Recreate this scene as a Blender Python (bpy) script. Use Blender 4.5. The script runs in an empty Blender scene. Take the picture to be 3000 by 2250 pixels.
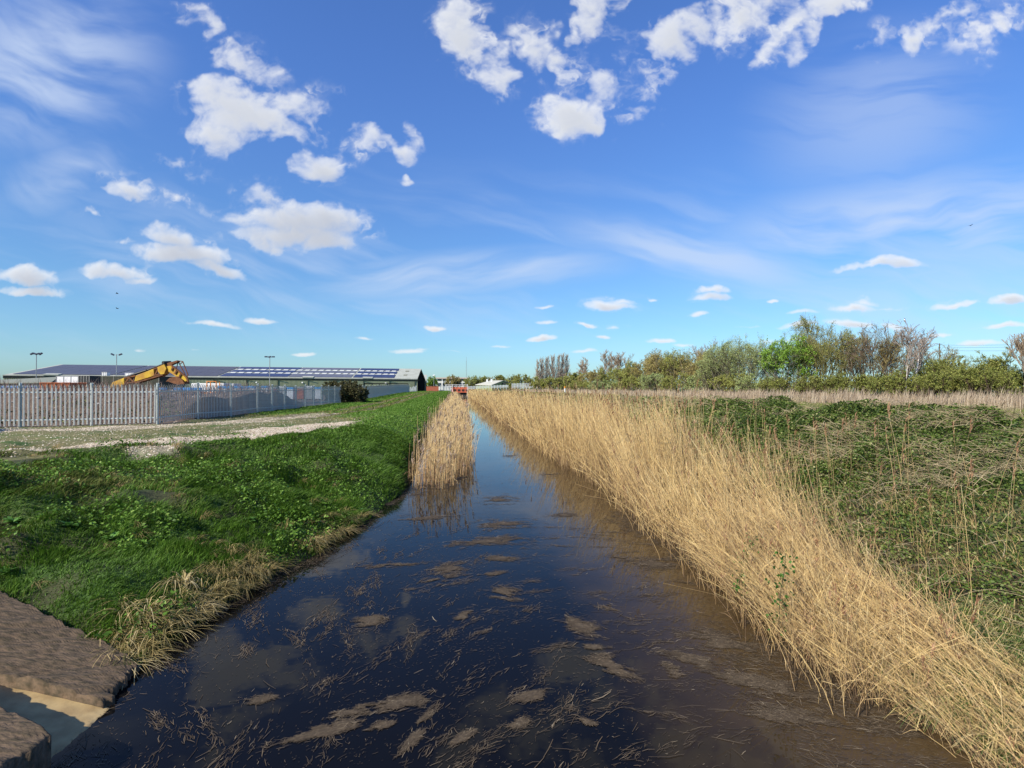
import bpy, math, random
import numpy as np
PI = math.pi
C = bpy.context.scene.collection
RNG = np.random.default_rng(7)
HC = 3.2                                   # eye height above the water
PHI = math.radians(5.36)                   # the lens points this much right of the canal
CS, SN = math.cos(PHI), math.sin(PHI)

# ------------------------------------------------------------------ survey helpers
def cw(px, D):
    """bearing (in 3000-px photo units) and distance -> world x, y"""
    xc = (px - 1500) / 1600 * D
    return xc * CS + D * SN, -xc * SN + D * CS
def zz(py, D): return HC + (1140 - py) / 1600 * D
def dist(x, y): return np.maximum(x * SN + y * CS, 0.5)

# ------------------------------------------------------------------ noise
def _h(ix, iy, s):
    n = (ix * 374761393 + iy * 668265263 + s * 1442695041) & 0xFFFFFFFF
    n = ((n ^ (n >> 13)) * 1274126177) & 0xFFFFFFFF
    return ((n ^ (n >> 16)) & 0xFFFF) / 65535.0
def vn(x, y, s=0):
    x = np.asarray(x, float); y = np.asarray(y, float)
    ix = np.floor(x).astype(np.int64); iy = np.floor(y).astype(np.int64)
    fx = x - ix; fy = y - iy
    fx = fx * fx * (3 - 2 * fx); fy = fy * fy * (3 - 2 * fy)
    a = _h(ix, iy, s); b = _h(ix + 1, iy, s); c = _h(ix, iy + 1, s); d = _h(ix + 1, iy + 1, s)
    return (a * (1 - fx) + b * fx) * (1 - fy) + (c * (1 - fx) + d * fx) * fy
def fbm(x, y, s=0, o=4):
    t = 0; a = 0.5
    for k in range(o):
        t = t + a * vn(x * 2 ** k + 17.3 * k, y * 2 ** k - 9.1 * k, s + k); a *= 0.5
    return t / (1 - 0.5 ** o)
def ss(a, b, x):
    t = np.clip((np.asarray(x, float) - a) / (b - a), 0, 1); return t * t * (3 - 2 * t)

# ------------------------------------------------------------------ materials
def mat(name, col, col2=None, rough=0.85, scale=8.0, bump=0.0, metal=0.0, rnd=None, trans=0.0, spec=0.3, detail=5, coat=0.0, vcol=None, stretch=None):
    m = bpy.data.materials.new(name); m.use_nodes = True
    nt = m.node_tree; N = nt.nodes; L = nt.links
    b = N['Principled BSDF']; b.inputs['Roughness'].default_value = rough
    b.inputs['Metallic'].default_value = metal; b.inputs['Specular IOR Level'].default_value = spec
    tc = N.new('ShaderNodeTexCoord'); nz = N.new('ShaderNodeTexNoise')
    nz.inputs['Scale'].default_value = scale; nz.inputs['Detail'].default_value = detail
    if stretch:
        mp = N.new('ShaderNodeMapping'); mp.inputs['Scale'].default_value = stretch
        L.new(tc.outputs['Object'], mp.inputs['Vector']); L.new(mp.outputs[0], nz.inputs['Vector'])
    else: L.new(tc.outputs['Object'], nz.inputs['Vector'])
    c2 = col2 or tuple(c * 0.7 for c in col)
    mx = N.new('ShaderNodeMix'); mx.data_type = 'RGBA'
    mx.inputs[6].default_value = (*col, 1); mx.inputs[7].default_value = (*c2, 1)
    cr = N.new('ShaderNodeMapRange'); cr.inputs[1].default_value = 0.35; cr.inputs[2].default_value = 0.65
    L.new(nz.outputs[0], cr.inputs[0]); L.new(cr.outputs[0], mx.inputs[0])
    out = mx.outputs[2]
    if rnd:                                  # per-blade / per-leaf colour list
        at = N.new('ShaderNodeAttribute'); at.attribute_name = 'rnd'
        rp = N.new('ShaderNodeValToRGB'); e = rp.color_ramp.elements
        while len(e) < len(rnd): e.new(0.5)
        for i, c in enumerate(rnd):
            e[i].position = i / (len(rnd) - 1); e[i].color = (*c, 1)
        L.new(at.outputs['Fac'], rp.inputs[0]); out = rp.outputs[0]
    if vcol:
        at = N.new('ShaderNodeAttribute'); at.attribute_name = 'albedo'
        n2 = N.new('ShaderNodeTexNoise'); n2.inputs['Scale'].default_value = 14; n2.inputs['Detail'].default_value = 8
        L.new(tc.outputs['Object'], n2.inputs['Vector'])
        r2 = N.new('ShaderNodeMapRange'); r2.inputs[1].default_value = 0.3; r2.inputs[2].default_value = 0.7
        r2.inputs[3].default_value = 0.6; r2.inputs[4].default_value = 1.4
        L.new(n2.outputs[0], r2.inputs[0])
        vm = N.new('ShaderNodeVectorMath'); vm.operation = 'SCALE'
        L.new(at.outputs['Color'], vm.inputs[0]); L.new(r2.outputs[0], vm.inputs['Scale']); out = vm.outputs[0]
    L.new(out, b.inputs['Base Color'])
    if bump:
        bp = N.new('ShaderNodeBump'); bp.inputs['Strength'].default_value = bump; bp.inputs['Distance'].default_value = 0.03
        L.new(nz.outputs[0], bp.inputs['Height']); L.new(bp.outputs[0], b.inputs['Normal'])
    if coat: b.inputs['Coat Weight'].default_value = coat
    if trans:
        t = N.new('ShaderNodeBsdfTranslucent'); L.new(out, t.inputs[0])
        ms = N.new('ShaderNodeMixShader'); ms.inputs[0].default_value = trans
        L.new(b.outputs[0], ms.inputs[1]); L.new(t.outputs[0], ms.inputs[2])
        L.new(ms.outputs[0], N['Material Output'].inputs[0])
    return m

# ------------------------------------------------------------------ object helpers
def link(name, me, m, parent=None, kind=None, label=None, cat=None, group=None):
    o = bpy.data.objects.new(name, me); C.objects.link(o)
    if m is not None and me is not None and not me.materials: me.materials.append(m)
    if parent: o.parent = parent
    tag(o, label, cat, group, kind); return o
def tag(o, label=None, cat=None, group=None, kind=None):
    if label: o['label'] = label
    if cat: o['category'] = cat
    if group: o['group'] = group
    if kind: o['kind'] = kind
def thing(name, label, cat, loc=(0, 0, 0), rz=0, group=None):
    o = bpy.data.objects.new(name, None); C.objects.link(o); o.empty_display_size = 0.3
    o.location = loc; o.rotation_euler = (0, 0, rz); tag(o, label, cat, group); return o
def npmesh(name, V, Fs, attr=None, cattr=None, smooth=False):
    """Fs: list of int arrays (M,k)"""
    V = np.asarray(V, np.float32).reshape(-1, 3)
    if not isinstance(Fs, list): Fs = [Fs]
    me = bpy.data.meshes.new(name); me.vertices.add(len(V)); me.vertices.foreach_set('co', V.ravel())
    idx = np.concatenate([np.asarray(F, np.int32).ravel() for F in Fs])
    tot = np.concatenate([np.full(len(F), F.shape[1], np.int32) for F in Fs])
    st = np.concatenate([[0], np.cumsum(tot)[:-1]]).astype(np.int32)
    me.loops.add(len(idx)); me.loops.foreach_set('vertex_index', idx)
    me.polygons.add(len(tot)); me.polygons.foreach_set('loop_start', st); me.polygons.foreach_set('loop_total', tot)
    if smooth: me.polygons.foreach_set('use_smooth', np.ones(len(tot), bool))
    if attr is not None:
        a = me.attributes.new('rnd', 'FLOAT', 'POINT'); a.data.foreach_set('value', np.asarray(attr, np.float32).ravel())
    if cattr is not None:
        a = me.attributes.new('albedo', 'FLOAT_COLOR', 'POINT'); a.data.foreach_set('color', np.asarray(cattr, np.float32).ravel())
    me.update(calc_edges=True); return me
def merge(parts):
    """parts: list of (V, [Fs], rnd)"""
    Vs, Fs, Rs, off = [], [], [], 0
    for V, F, R in parts:
        V = V.reshape(-1, 3); Vs.append(V)
        for f in F: Fs.append(f + off)
        Rs.append(np.broadcast_to(R, (len(V),)) if np.ndim(R) == 0 else R.ravel()); off += len(V)
    return np.concatenate(Vs), Fs, np.concatenate(Rs)
def ribbons(P, Wd, side, rnd):
    """P (N,K,3) centre lines, Wd (N,K) widths, side (N,3)"""
    N, K, _ = P.shape
    s = side[:, None, :] * Wd[:, :, None] * 0.5
    V = np.stack([P - s, P + s], 2).reshape(N, K * 2, 3)
    base = (np.arange(N) * K * 2)[:, None]
    F = []
    for k in range(K - 1):
        q = np.stack([2 * k + base[:, 0], 2 * k + 1 + base[:, 0], 2 * k + 3 + base[:, 0], 2 * k + 2 + base[:, 0]], 1); F.append(q)
    return V, [np.concatenate(F)], np.repeat(rnd, K * 2)
def tubes(P, R, rnd, sides=3):
    N, K, _ = P.shape
    T = np.gradient(P, axis=1); T /= np.linalg.norm(T, axis=2, keepdims=True) + 1e-9
    ref = np.where(np.abs(T[..., 2:3]) > 0.9, np.array([1., 0, 0]), np.array([0, 0, 1.]))
    A = np.cross(T, ref); A /= np.linalg.norm(A, axis=2, keepdims=True) + 1e-9
    B = np.cross(T, A)
    ang = np.arange(sides) * 2 * PI / sides
    V = P[:, :, None, :] + R[:, :, None, None] * (np.cos(ang)[None, None, :, None] * A[:, :, None, :] + np.sin(ang)[None, None, :, None] * B[:, :, None, :])
    V = V.reshape(N, K * sides, 3); b = np.arange(N) * K * sides; F = []
    for k in range(K - 1):
        for j in range(sides):
            j2 = (j + 1) % sides
            F.append(np.stack([b + k * sides + j, b + k * sides + j2, b + (k + 1) * sides + j2, b + (k + 1) * sides + j], 1))
    return V, [np.concatenate(F)], np.repeat(rnd, K * sides)
def leaves(P, size, rnd, rng=RNG, flat=0.0, aspect=0.6):
    """folded leaf-like rhombs with random facing; P (N,3)"""
    N = len(P)
    n = rng.normal(size=(N, 3)); n[:, 2] = np.abs(n[:, 2]) + flat; n /= np.linalg.norm(n, axis=1, keepdims=True)
    u = rng.normal(size=(N, 3)); u -= n * (u * n).sum(1, keepdims=True); u /= np.linalg.norm(u, axis=1, keepdims=True)
    w = np.cross(n, u); s = np.broadcast_to(size, (N,))[:, None]
    V = np.stack([P - u * s * .5, P + w * s * aspect * .5 - u * s * .05, P + u * s * .5, P - w * s * aspect * .5 - u * s * .05], 1)
    V[:, [1, 3]] += n[:, None, :] * s[:, :, None] * 0.12
    b = np.arange(N) * 4
    return V, [np.stack([b, b + 1, b + 2, b + 3], 1)], np.repeat(rnd, 4)
class MB:
    """collects solid primitives into one mesh"""
    def __init__(s): s.v = []; s.f = []
    def add(s, vs, fs):
        o = len(s.v); s.v += [tuple(v) for v in vs]; s.f += [tuple(i + o for i in f) for f in fs]; return s
    def box(s, x0, x1, y0, y1, z0, z1):
        return s.add([(x0, y0, z0), (x1, y0, z0), (x1, y1, z0), (x0, y1, z0), (x0, y0, z1), (x1, y0, z1), (x1, y1, z1), (x0, y1, z1)],
                     [(0, 3, 2, 1), (4, 5, 6, 7), (0, 1, 5, 4), (1, 2, 6, 5), (2, 3, 7, 6), (3, 0, 4, 7)])
    def prism(s, pts, y0, y1, ax='y'):
        """polygon pts (a,b) extruded"""
        n = len(pts)
        f = {'y': lambda a, b, t: (a, t, b), 'z': lambda a, b, t: (a, b, t), 'x': lambda a, b, t: (t, a, b)}[ax]
        return s.add([f(a, b, y0) for a, b in pts] + [f(a, b, y1) for a, b in pts],
                     [tuple(range(n))[::-1], tuple(range(n, 2 * n))] + [(i, (i + 1) % n, n + (i + 1) % n, n + i) for i in range(n)])
    def bar(s, p, q, w, h=None, seg=0):
        """bar p->q: square section, or round with seg sides"""
        p = np.array(p, float); q = np.array(q, float); h = h or w; t = q - p; t /= np.linalg.norm(t) + 1e-9
        up = np.array([0, 0, 1.]) if abs(t[2]) < .95 else np.array([0, 1., 0])
        a = np.cross(t, up); a /= np.linalg.norm(a); b = np.cross(a, t)
        if seg: cs = [(math.cos(2 * PI * k / seg) * w / 2, math.sin(2 * PI * k / seg) * h / 2) for k in range(seg)]
        else: cs = [(-w / 2, -h / 2), (w / 2, -h / 2), (w / 2, h / 2), (-w / 2, h / 2)]
        n = len(cs)
        return s.add([p + a * c + b * d for c, d in cs] + [q + a * c + b * d for c, d in cs],
                     [tuple(range(n))[::-1], tuple(range(n, 2 * n))] + [(i, (i + 1) % n, n + (i + 1) % n, n + i) for i in range(n)])
    def quad(s, a, b, c, d): return s.add([a, b, c, d], [(0, 1, 2, 3)])
    def slab(s, a, b, c, d, t):
        """quad a b c d (numpy-able) extruded down by vector t"""
        P = [np.array(p, float) for p in (a, b, c, d)]; t = np.array(t, float)
        return s.add(P + [p + t for p in P], [(0, 1, 2, 3), (7, 6, 5, 4), (0, 4, 5, 1), (1, 5, 6, 2), (2, 6, 7, 3), (3, 7, 4, 0)])
    def mesh(s, name):
        me = bpy.data.meshes.new(name); me.from_pydata(s.v, [], s.f); me.update(); return me
    def build(s, name, m, parent=None, bevel=0, **k):
        o = link(name, s.mesh(name), m, parent, **k)
        if bevel:
            b = o.modifiers.new('bevel', 'BEVEL'); b.width = bevel; b.segments = 2; b.limit_method = 'ANGLE'
        return o

# ------------------------------------------------------------------ terrain
YL = [-40, 4, 6.8, 9, 11.1, 14, 17.5, 22, 40, 240, 260]
XL = [-3.6, -3.6, -3.75, -3.35, -2.75, -2.2, -1.85, -1.9, -2.15, -3.4, -3.4]
YC = [-40, 8, 12, 14, 16, 19, 21.6, 30, 240]
XC = [-11.2, -11.2, -11.4, -10.8, -8.4, -5.8, -4.5, -4.6, -5.6]
def xl(y): return np.interp(y, YL, XL) + (vn(np.asarray(y) * 1.3, 0.5, 3) - .5) * 0.18
def xc_(y): return np.interp(y, YC, XC)
def xr(y): return np.interp(y, [-40, 4, 16, 50, 200, 240], [4.5, 4.45, 4.75, 4.3, 3.3, 3.2]) + (vn(np.asarray(y) * 1.1, 7.5, 5) - .5) * 0.3 + (vn(np.asarray(y) * .38, 9.5, 6) - .5) * 0.45
def topz(y): return np.interp(y, [0, 30, 60, 85, 115, 145, 400], [1.6, 1.65, 1.72, 1.95, 2.35, 2.5, 2.3])
FA = np.array(cw(-420, 20.6)); FB = np.array(cw(461, 24.4)); FCc = np.array(cw(758, 34.5)); FD = np.array([-12.9, 140.0])
def fence_y(x): return np.interp(x, [FA[0] - 60, FA[0], FB[0]], [FA[1] - 14, FA[1], FB[1]])
def slabz(x): return .1 + .16 * (-3.6 - x)
def terr(x, y):
    x = np.asarray(x, float); y = np.asarray(y, float)
    L = xl(y); Cc = xc_(y); tp = topz(y)
    t = (L - x) / (L - Cc); tc = np.clip(t, 0, 1)
    fr_ = ss(14, 22, y); lip = .13 + .27 * fr_; prof = lip * (1 - np.exp(-tc * 22)) + (1 - lip) * (1 - (1 - tc) ** (1.6 + .5 * fr_))
    near = 1 - ss(17, 21, y)
    zl = tp * prof + near * ss(0.02, .3, tc) * (1 - ss(.8, 1, tc) * .6) * ((fbm(x * .55, y * .55, 11) - .5) * .85 + (fbm(x * 1.9, y * 1.9, 12) - .5) * .42)
    zl = zl + (1 - near) * ss(.1, .5, tc) * (fbm(x * .8, y * .5, 13) - .5) * .16
    # yard mound behind the palisade
    fy = fence_y(x)
    m = np.where(x < FB[0], ss(1.2, 5, y - fy), ss(0.8, 4, -13.4 - x)) * (1 - ss(42, 52, y)) * (x < -13.3)
    zl = zl + m * (1.15 + (fbm(x * .35, y * .35, 21) - .5) * 1.1)
    zl = zl - (x < -14) * ss(46, 56, y) * .4
    # wheel ruts
    for off in (-.85, .85):
        d = np.abs(x - (track(y) + off)); zl = zl - .1 * np.exp(-(d / .22) ** 2) * ss(24, 32, y) * (1 - ss(120, 150, y))
    # headwall corner
    cut = ((y < 8.9 - (x + 8) * -.53 * -1) & (x < -3)) if False else None
    yy = y - (6.56 + (-3.6 - x) * .527)
    zc = slabz(x) - .16
    zl = np.where(x < L, zl * ss(-.1, .9, yy) + zc * (1 - ss(-.1, .9, yy)), zl)
    R = xr(y); s = x - R
    zr = np.interp(s, [0, .5, 2, 4, 6, 8.5, 12, 3000], [0, .06, .35, .95, 1.5, 2.05, 2.2, 2.2])
    zr = zr + ss(.3, 4, s) * (fbm(x * .5, y * .5, 31) - .5) * .5 * (1 - ss(60, 200, s))
    bed = -np.minimum(np.minimum(x - L, R - x) * .8, .9) - .02
    z = np.where(x < L, zl, np.where(x > R, zr, bed))
    e = ss(246, 250, y); z = np.where((x > L) & (x < R), z * (1 - e) + 1.6 * e, z)
    return z
def track(y): return np.interp(y, [0, 16, 20, 24, 28, 33, 40, 90, 120, 300], [-22, -16, -13.5, -10.8, -9.2, -8.6, -7.6, -8.0, -7.4, -7.4])
def seg_d(x, y, pts):
    d = np.full(np.shape(x), 1e9)
    for (a, b), (c, e) in zip(pts[:-1], pts[1:]):
        vx, vy = c - a, e - b; t = np.clip(((x - a) * vx + (y - b) * vy) / (vx * vx + vy * vy), 0, 1)
        d = np.minimum(d, np.hypot(x - a - t * vx, y - b - t * vy))
    return d
BA = [(-16, 11.8), (-11.3, 14.6), (-8.2, 17.3), (-6.9, 19.4), (-6.2, 23), (-5.1, 27)]
BB = [(-26, 17.5), (-18.5, 21.3), (-13.2, 23.8), (-10.6, 27.5), (-9, 31.5), (-8.3, 35)]
def gravelm(x, y):
    wa = np.interp(y, [11, 15, 18, 21, 25, 27.5], [.25, .45, 1.0, 1.35, 1.1, .3])
    n = (fbm(x * .9, y * .9, 41) - .5) * 1.9 + (fbm(x * 3.5, y * 3.5, 42) - .5) * .7
    a = 1 - ss(.6, 1.1, seg_d(x, y, BA) / (wa * .85 + 1e-3) + n)
    b = 1 - ss(.6, 1.3, seg_d(x, y, BB) / .95 + n)
    spill = (1 - ss(.3, .9, np.hypot((x + 8.1) / .8, (y - 15.4) / 1.1) + n)) * .5
    return np.clip(np.maximum(np.maximum(a, b * .5), spill), 0, 1)
def grid_axis(parts):
    out = []
    for a, b, n in parts: out += list(np.linspace(a, b, n, endpoint=False))
    return np.array(out)
gx = np.concatenate([-np.geomspace(3500, 40, 26, endpoint=False), grid_axis([(-40, -16, 70), (-16, -1, 110), (-1, 3.5, 18), (3.5, 14, 80), (14, 36, 60)]), np.geomspace(36, 3500, 30)])
gy = np.concatenate([grid_axis([(-14, 3, 30), (3, 30, 190), (30, 60, 100), (60, 150, 100), (150, 260, 70)]), np.geomspace(260, 5000, 30)])
GX, GY = np.meshgrid(gx, gy); GZ = terr(GX, GY)
def lerp(a, b, t): return a + (np.array(b) - a) * t[..., None]
def ground_col(x, y):
    col = np.zeros(x.shape + (3,)) + np.array([.06, .105, .02])
    n = fbm(x * .4, y * .4, 51); n2 = fbm(x * 2, y * 2, 52)
    L = xl(y); R = xr(y); Cc = xc_(y)
    col = lerp(col, [.035, .075, .012], ss(.45, .6, n))
    near = (1 - ss(17, 20, y)) * (x < L)
    col = lerp(col, [.05, .045, .022], near * ss(.35, .6, n2) * .8)
    g = gravelm(x, y)
    plate = ((x < Cc + .6) & (y < 40)) * (1 - ss(33, 40, y + (x + 8) * .3))
    col = lerp(col, [.16, .145, .06], plate * ss(.25, .5, n2) * .85)
    gtex = vn(x * 5, y * 5, 60)
    col = lerp(col, [.36, .30, .22], g * ss(.1, .6, gtex + g * .4)); col = lerp(col, [.2, .16, .1], g * ss(.55, .75, fbm(x * 1.1, y * 1.6, 62)) * .7)
    for off in (-.85, .85):
        d = np.abs(x - (track(y) + off)) + (vn(x * 3, y * 1.2, 61) - .5) * .3
        col = lerp(col, [.2, .165, .09], (1 - ss(.15, .5, d)) * ss(26, 33, y) * (1 - ss(125, 160, y)) * .8)
    # yard soil
    fy = fence_y(x); yard = ((x < FB[0]) & (y > fy + .6)) | ((x < -13.2) & (y > 26))
    col = lerp(col, [.13, .095, .07], (yard & (y < 150)).astype(float))
    col = lerp(col, [.05, .04, .025], ss(-.15, .3, .25 - (L - x)) * (x < L))
    # right bank
    s = x - R
    col = lerp(col, [.06, .045, .022], ((s > -.5) & (s < 3.6)).astype(float))
    br = ss(3.0, 3.8, s) * (1 - ss(11.5, 13, s + n * 2)); col = lerp(col, [.06, .07, .025], br); col = lerp(col, [.11, .14, .04], br * ss(20, 36, y))
    col = lerp(col, [.13, .15, .045], ss(12, 13.5, s + n * 2) * (1 - ss(17, 18.5, s)))
    col = lerp(col, [.3, .24, .13], ss(17, 18.5, s) * (1 - ss(27, 30, s)))
    col = lerp(col, [.055, .05, .02], ss(26, 29, s) * (1 - ss(60, 90, s)))
    bed = (x > L) & (x < R); col = lerp(col, [.045, .035, .018], bed.astype(float))
    return np.concatenate([col, np.ones(x.shape + (1,))], -1)
ny, nx = GX.shape; ii = (np.arange(ny - 1)[:, None] * nx + np.arange(nx - 1)[None, :]).ravel()
me = npmesh('ground', np.stack([GX, GY, GZ], -1), np.stack([ii, ii + 1, ii + nx + 1, ii + nx], 1), cattr=ground_col(GX, GY), smooth=True)
link('ground', me, mat('ground_soil', (.1, .1, .05), rough=.95, scale=30, bump=.6, vcol=True), kind='structure')

# ------------------------------------------------------------------ water
def water_mat():
    m = bpy.data.materials.new('canal_water'); m.use_nodes = True; nt = m.node_tree; N = nt.nodes; L = nt.links
    b = N['Principled BSDF']; b.inputs['Roughness'].default_value = .02; b.inputs['IOR'].default_value = 1.33; b.inputs['Specular IOR Level'].default_value = .17
    tc = N.new('ShaderNodeTexCoord')
    nz = N.new('ShaderNodeTexNoise'); nz.inputs['Scale'].default_value = 1.2; nz.inputs['Detail'].default_value = 5
    L.new(tc.outputs['Object'], nz.inputs['Vector'])
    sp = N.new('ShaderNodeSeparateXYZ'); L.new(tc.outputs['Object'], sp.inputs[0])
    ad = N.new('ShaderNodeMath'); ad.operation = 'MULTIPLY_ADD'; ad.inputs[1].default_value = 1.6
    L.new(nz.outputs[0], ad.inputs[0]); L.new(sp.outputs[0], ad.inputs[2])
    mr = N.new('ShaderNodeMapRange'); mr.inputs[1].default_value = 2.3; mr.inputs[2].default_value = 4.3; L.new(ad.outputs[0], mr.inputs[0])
    mx = N.new('ShaderNodeMix'); mx.data_type = 'RGBA'; mx.inputs[6].default_value = (.0045, .0045, .005, 1); mx.inputs[7].default_value = (.062, .040, .018, 1)  # brown margin: silty water plus the reeds' reflection put into the base colour
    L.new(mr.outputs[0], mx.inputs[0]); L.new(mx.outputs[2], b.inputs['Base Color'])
    n2 = N.new('ShaderNodeTexNoise'); n2.inputs['Scale'].default_value = 2.2; n2.inputs['Detail'].default_value = 2
    L.new(tc.outputs['Object'], n2.inputs['Vector'])
    bp = N.new('ShaderNodeBump'); bp.inputs['Strength'].default_value = .035; bp.inputs['Distance'].default_value = .05
    L.new(n2.outputs[0], bp.inputs['Height']); L.new(bp.outputs[0], b.inputs['Normal'])
    return m
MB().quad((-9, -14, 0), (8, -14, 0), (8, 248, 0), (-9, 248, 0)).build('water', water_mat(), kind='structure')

# ------------------------------------------------------------------ concrete headwall apron
conc = mat('weathered_concrete', (.145, .1, .062), (.06, .047, .028), rough=.95, scale=3, bump=1.0, stretch=(2.5, 9, 5), detail=10)
conc2 = mat('channel_concrete', (.42, .31, .15), (.3, .21, .1), rough=.9, scale=5, bump=.5, detail=8)
def rough_slab(name, poly, zf, thick, m, amp, label, cat, jag=0.05, n=46):
    """convex-ish quad a,b,c,d (a-b is the broken end), subdivided with relief"""
    a, b, c, d = [np.array(p, float) for p in poly]
    u = np.linspace(0, 1, n); v = np.linspace(0, 1, n); U, Vv = np.meshgrid(u, v)
    P = (a[None, None] * (1 - U[..., None]) + b * U[..., None]) * (1 - Vv[..., None]) + (d * (1 - U[..., None]) + c * U[..., None]) * Vv[..., None]
    jn = (fbm(U * 9, Vv * 0 + 2, 77, 4) - .5) * jag * 4 * (1 - Vv) ** 6
    P[..., 0] += jn
    X, Y = P[..., 0], P[..., 1]
    rc = -.42 * X + .9 * Y; ridge = fbm(rc * 12, (X * .9 + Y * .42) * .7, 80, 4) - .5
    Z = zf(X) + amp * ((fbm(X * 2, Y * 2, 71) - .5) * .25 + ridge * 2.4 + 0)
    Z -= .02 * np.exp(-Vv * n * .5)
    top = np.stack([X, Y, Z], -1).reshape(-1, 3); bot = top.copy(); bot[:, 2] -= thick
    q = (np.arange(n - 1)[:, None] * n + np.arange(n - 1)[None]).ravel(); F = np.stack([q, q + 1, q + n + 1, q + n], 1)
    rim = list(range(n)) + [k * n + n - 1 for k in range(1, n)] + [(n - 1) * n + k for k in range(n - 2, -1, -1)] + [k * n for k in range(n - 2, 0, -1)]
    rim = np.array(rim); r2 = np.roll(rim, -1); S = np.stack([rim, rim + n * n, r2 + n * n, r2], 1)
    me = npmesh(name, np.concatenate([top, bot]), [F, F[:, ::-1] + n * n, S])
    return link(name, me, m, label=label, cat=cat)
rough_slab('concrete_slab', [(-3.57, 5.84), (-3.62, 6.6), (-8.6, 9.25), (-8.6, 7.15)], slabz, .35, conc, .05,
           'large brown ridged concrete slab sloping into the water below the grassy bank', 'concrete slab', .05, 200)
rough_slab('drain_channel', [(-3.5, 4.5), (-3.42, 5.84), (-8.6, 7.2), (-8.6, 5.5)], lambda x: .025 + .10 * (-3.6 - x), .3, conc2, .008,
           'sunlit yellowish concrete channel floor between the two brown slabs', 'drain', .03, 60)
rough_slab('concrete_slab', [(-3.5, 3.1), (-3.27, 4.74), (-8.6, 7.45), (-8.6, 3.1)], lambda x: .46 + .09 * (-3.4 - x), .75, conc, .04,
           'dark rough concrete slab in the bottom left corner with a deep shaded side', 'concrete slab', .03, 160)

# ------------------------------------------------------------------ vegetation: grass
def scatter(n, x0, x1, y0, y1, D0, rng=RNG, power=2.0):
    """about n points, denser near the camera, constant seen density past D0"""
    xs = rng.uniform(x0, x1, n * 6); ys = y0 + (y1 - y0) * rng.random(n * 6) ** 1.0
    D = dist(xs, ys); p = np.minimum(1, (D0 / D) ** power); k = rng.random(len(xs)) < p
    return xs[k], ys[k]
def scatter_log(n, xf0, xf1, y0, y1, rng=RNG):
    """seen-uniform scatter along the canal: y log distributed; x between functions"""
    ys = np.exp(rng.uniform(math.log(y0), math.log(y1), n)); u = rng.random(n)
    a, b = xf0(ys), xf1(ys); return a + (b - a) * u, ys
def blades(x, y, z, h, w, lean, rnd, rng=RNG, K=3, droop=.4, ldir=None):
    n = len(x); th = rng.uniform(0, 2 * PI, n)
    dx, dy = np.cos(th) * lean, np.sin(th) * lean
    if ldir is not None: dx = dx + ldir[0] * h; dy = dy + ldir[1] * h
    P = np.zeros((n, K, 3)); W_ = np.zeros((n, K))
    for k in range(K):
        t = k / (K - 1); P[:, k, 0] = x + dx * t ** 1.7; P[:, k, 1] = y + dy * t ** 1.7
        P[:, k, 2] = z + h * (t - droop * t ** 3 * .6); W_[:, k] = w * (1 - t ** 1.5 * .9)
    ps = rng.uniform(0, 2 * PI, n); side = np.stack([np.cos(ps), np.sin(ps) * .5, np.zeros(n)], 1)
    side /= np.linalg.norm(side, axis=1, keepdims=True)
    return ribbons(P, W_, side, rnd)
GREEN = [(0.0425, 0.0816, 0.0075), (0.0634, 0.1339, 0.012), (0.0934, 0.1937, 0.0179), (0.1382, 0.261, 0.0299), (0.2578, 0.3432, 0.0673)]
OLIVE = [(0.0543, 0.0809, 0.0127), (0.0922, 0.1315, 0.0189), (0.1492, 0.1821, 0.038), (0.2883, 0.2454, 0.0886), (0.4907, 0.3845, 0.1771)]
STRAW = [(.12, .08, .035), (.26, .18, .075), (.38, .27, .11), (.5, .37, .16), (.58, .45, .22)]
m_green = mat('lush_grass', (0, 0, 0), rnd=GREEN, trans=.25, rough=.6)
m_olive = mat('weedy_grass', (0, 0, 0), rnd=OLIVE, trans=.2, rough=.7)
m_straw = mat('dry_straw', (0, 0, 0), rnd=STRAW, trans=.2, rough=.75)
def on_slab(x, y): return (y < 6.5 + (-3.6 - x) * .527 + (fbm(x*2,y*2,9)-.5)*.5) & (x < -3)
# near left slope + crest
n0 = 330000
xs, ys = scatter(n0 // 3, -16, -1.5, 5, 24, 7, power=1.4)
L = xl(ys); k = (xs < L + .02) & ~on_slab(xs, ys) & (gravelm(xs, ys) < RNG.random(len(xs)) * .5) & (xs > xc_(ys) - 1.2 - 3 * (RNG.random(len(xs)) < .15))
xs, ys = xs[k], ys[k]
lush = fbm(xs * .45, ys * .45, 91) + .038 * (xs + 5.2) + .020 * (ys - 9.5)
isg = lush + RNG.normal(0, .04, len(xs)) > .49
bare = fbm(xs * .8 + 5, ys * .8, 95); keep = RNG.random(len(xs)) < np.where(isg, 1, ss(.3, .55, bare)) * (1 - .0 * bare)
tuft = fbm(xs * 1.8, ys * 1.8, 92)
xs, ys, isg, tuft, keep = xs[keep], ys[keep], isg[keep], tuft[keep], None
D = dist(xs, ys); zt = terr(xs, ys); n = len(xs)
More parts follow.
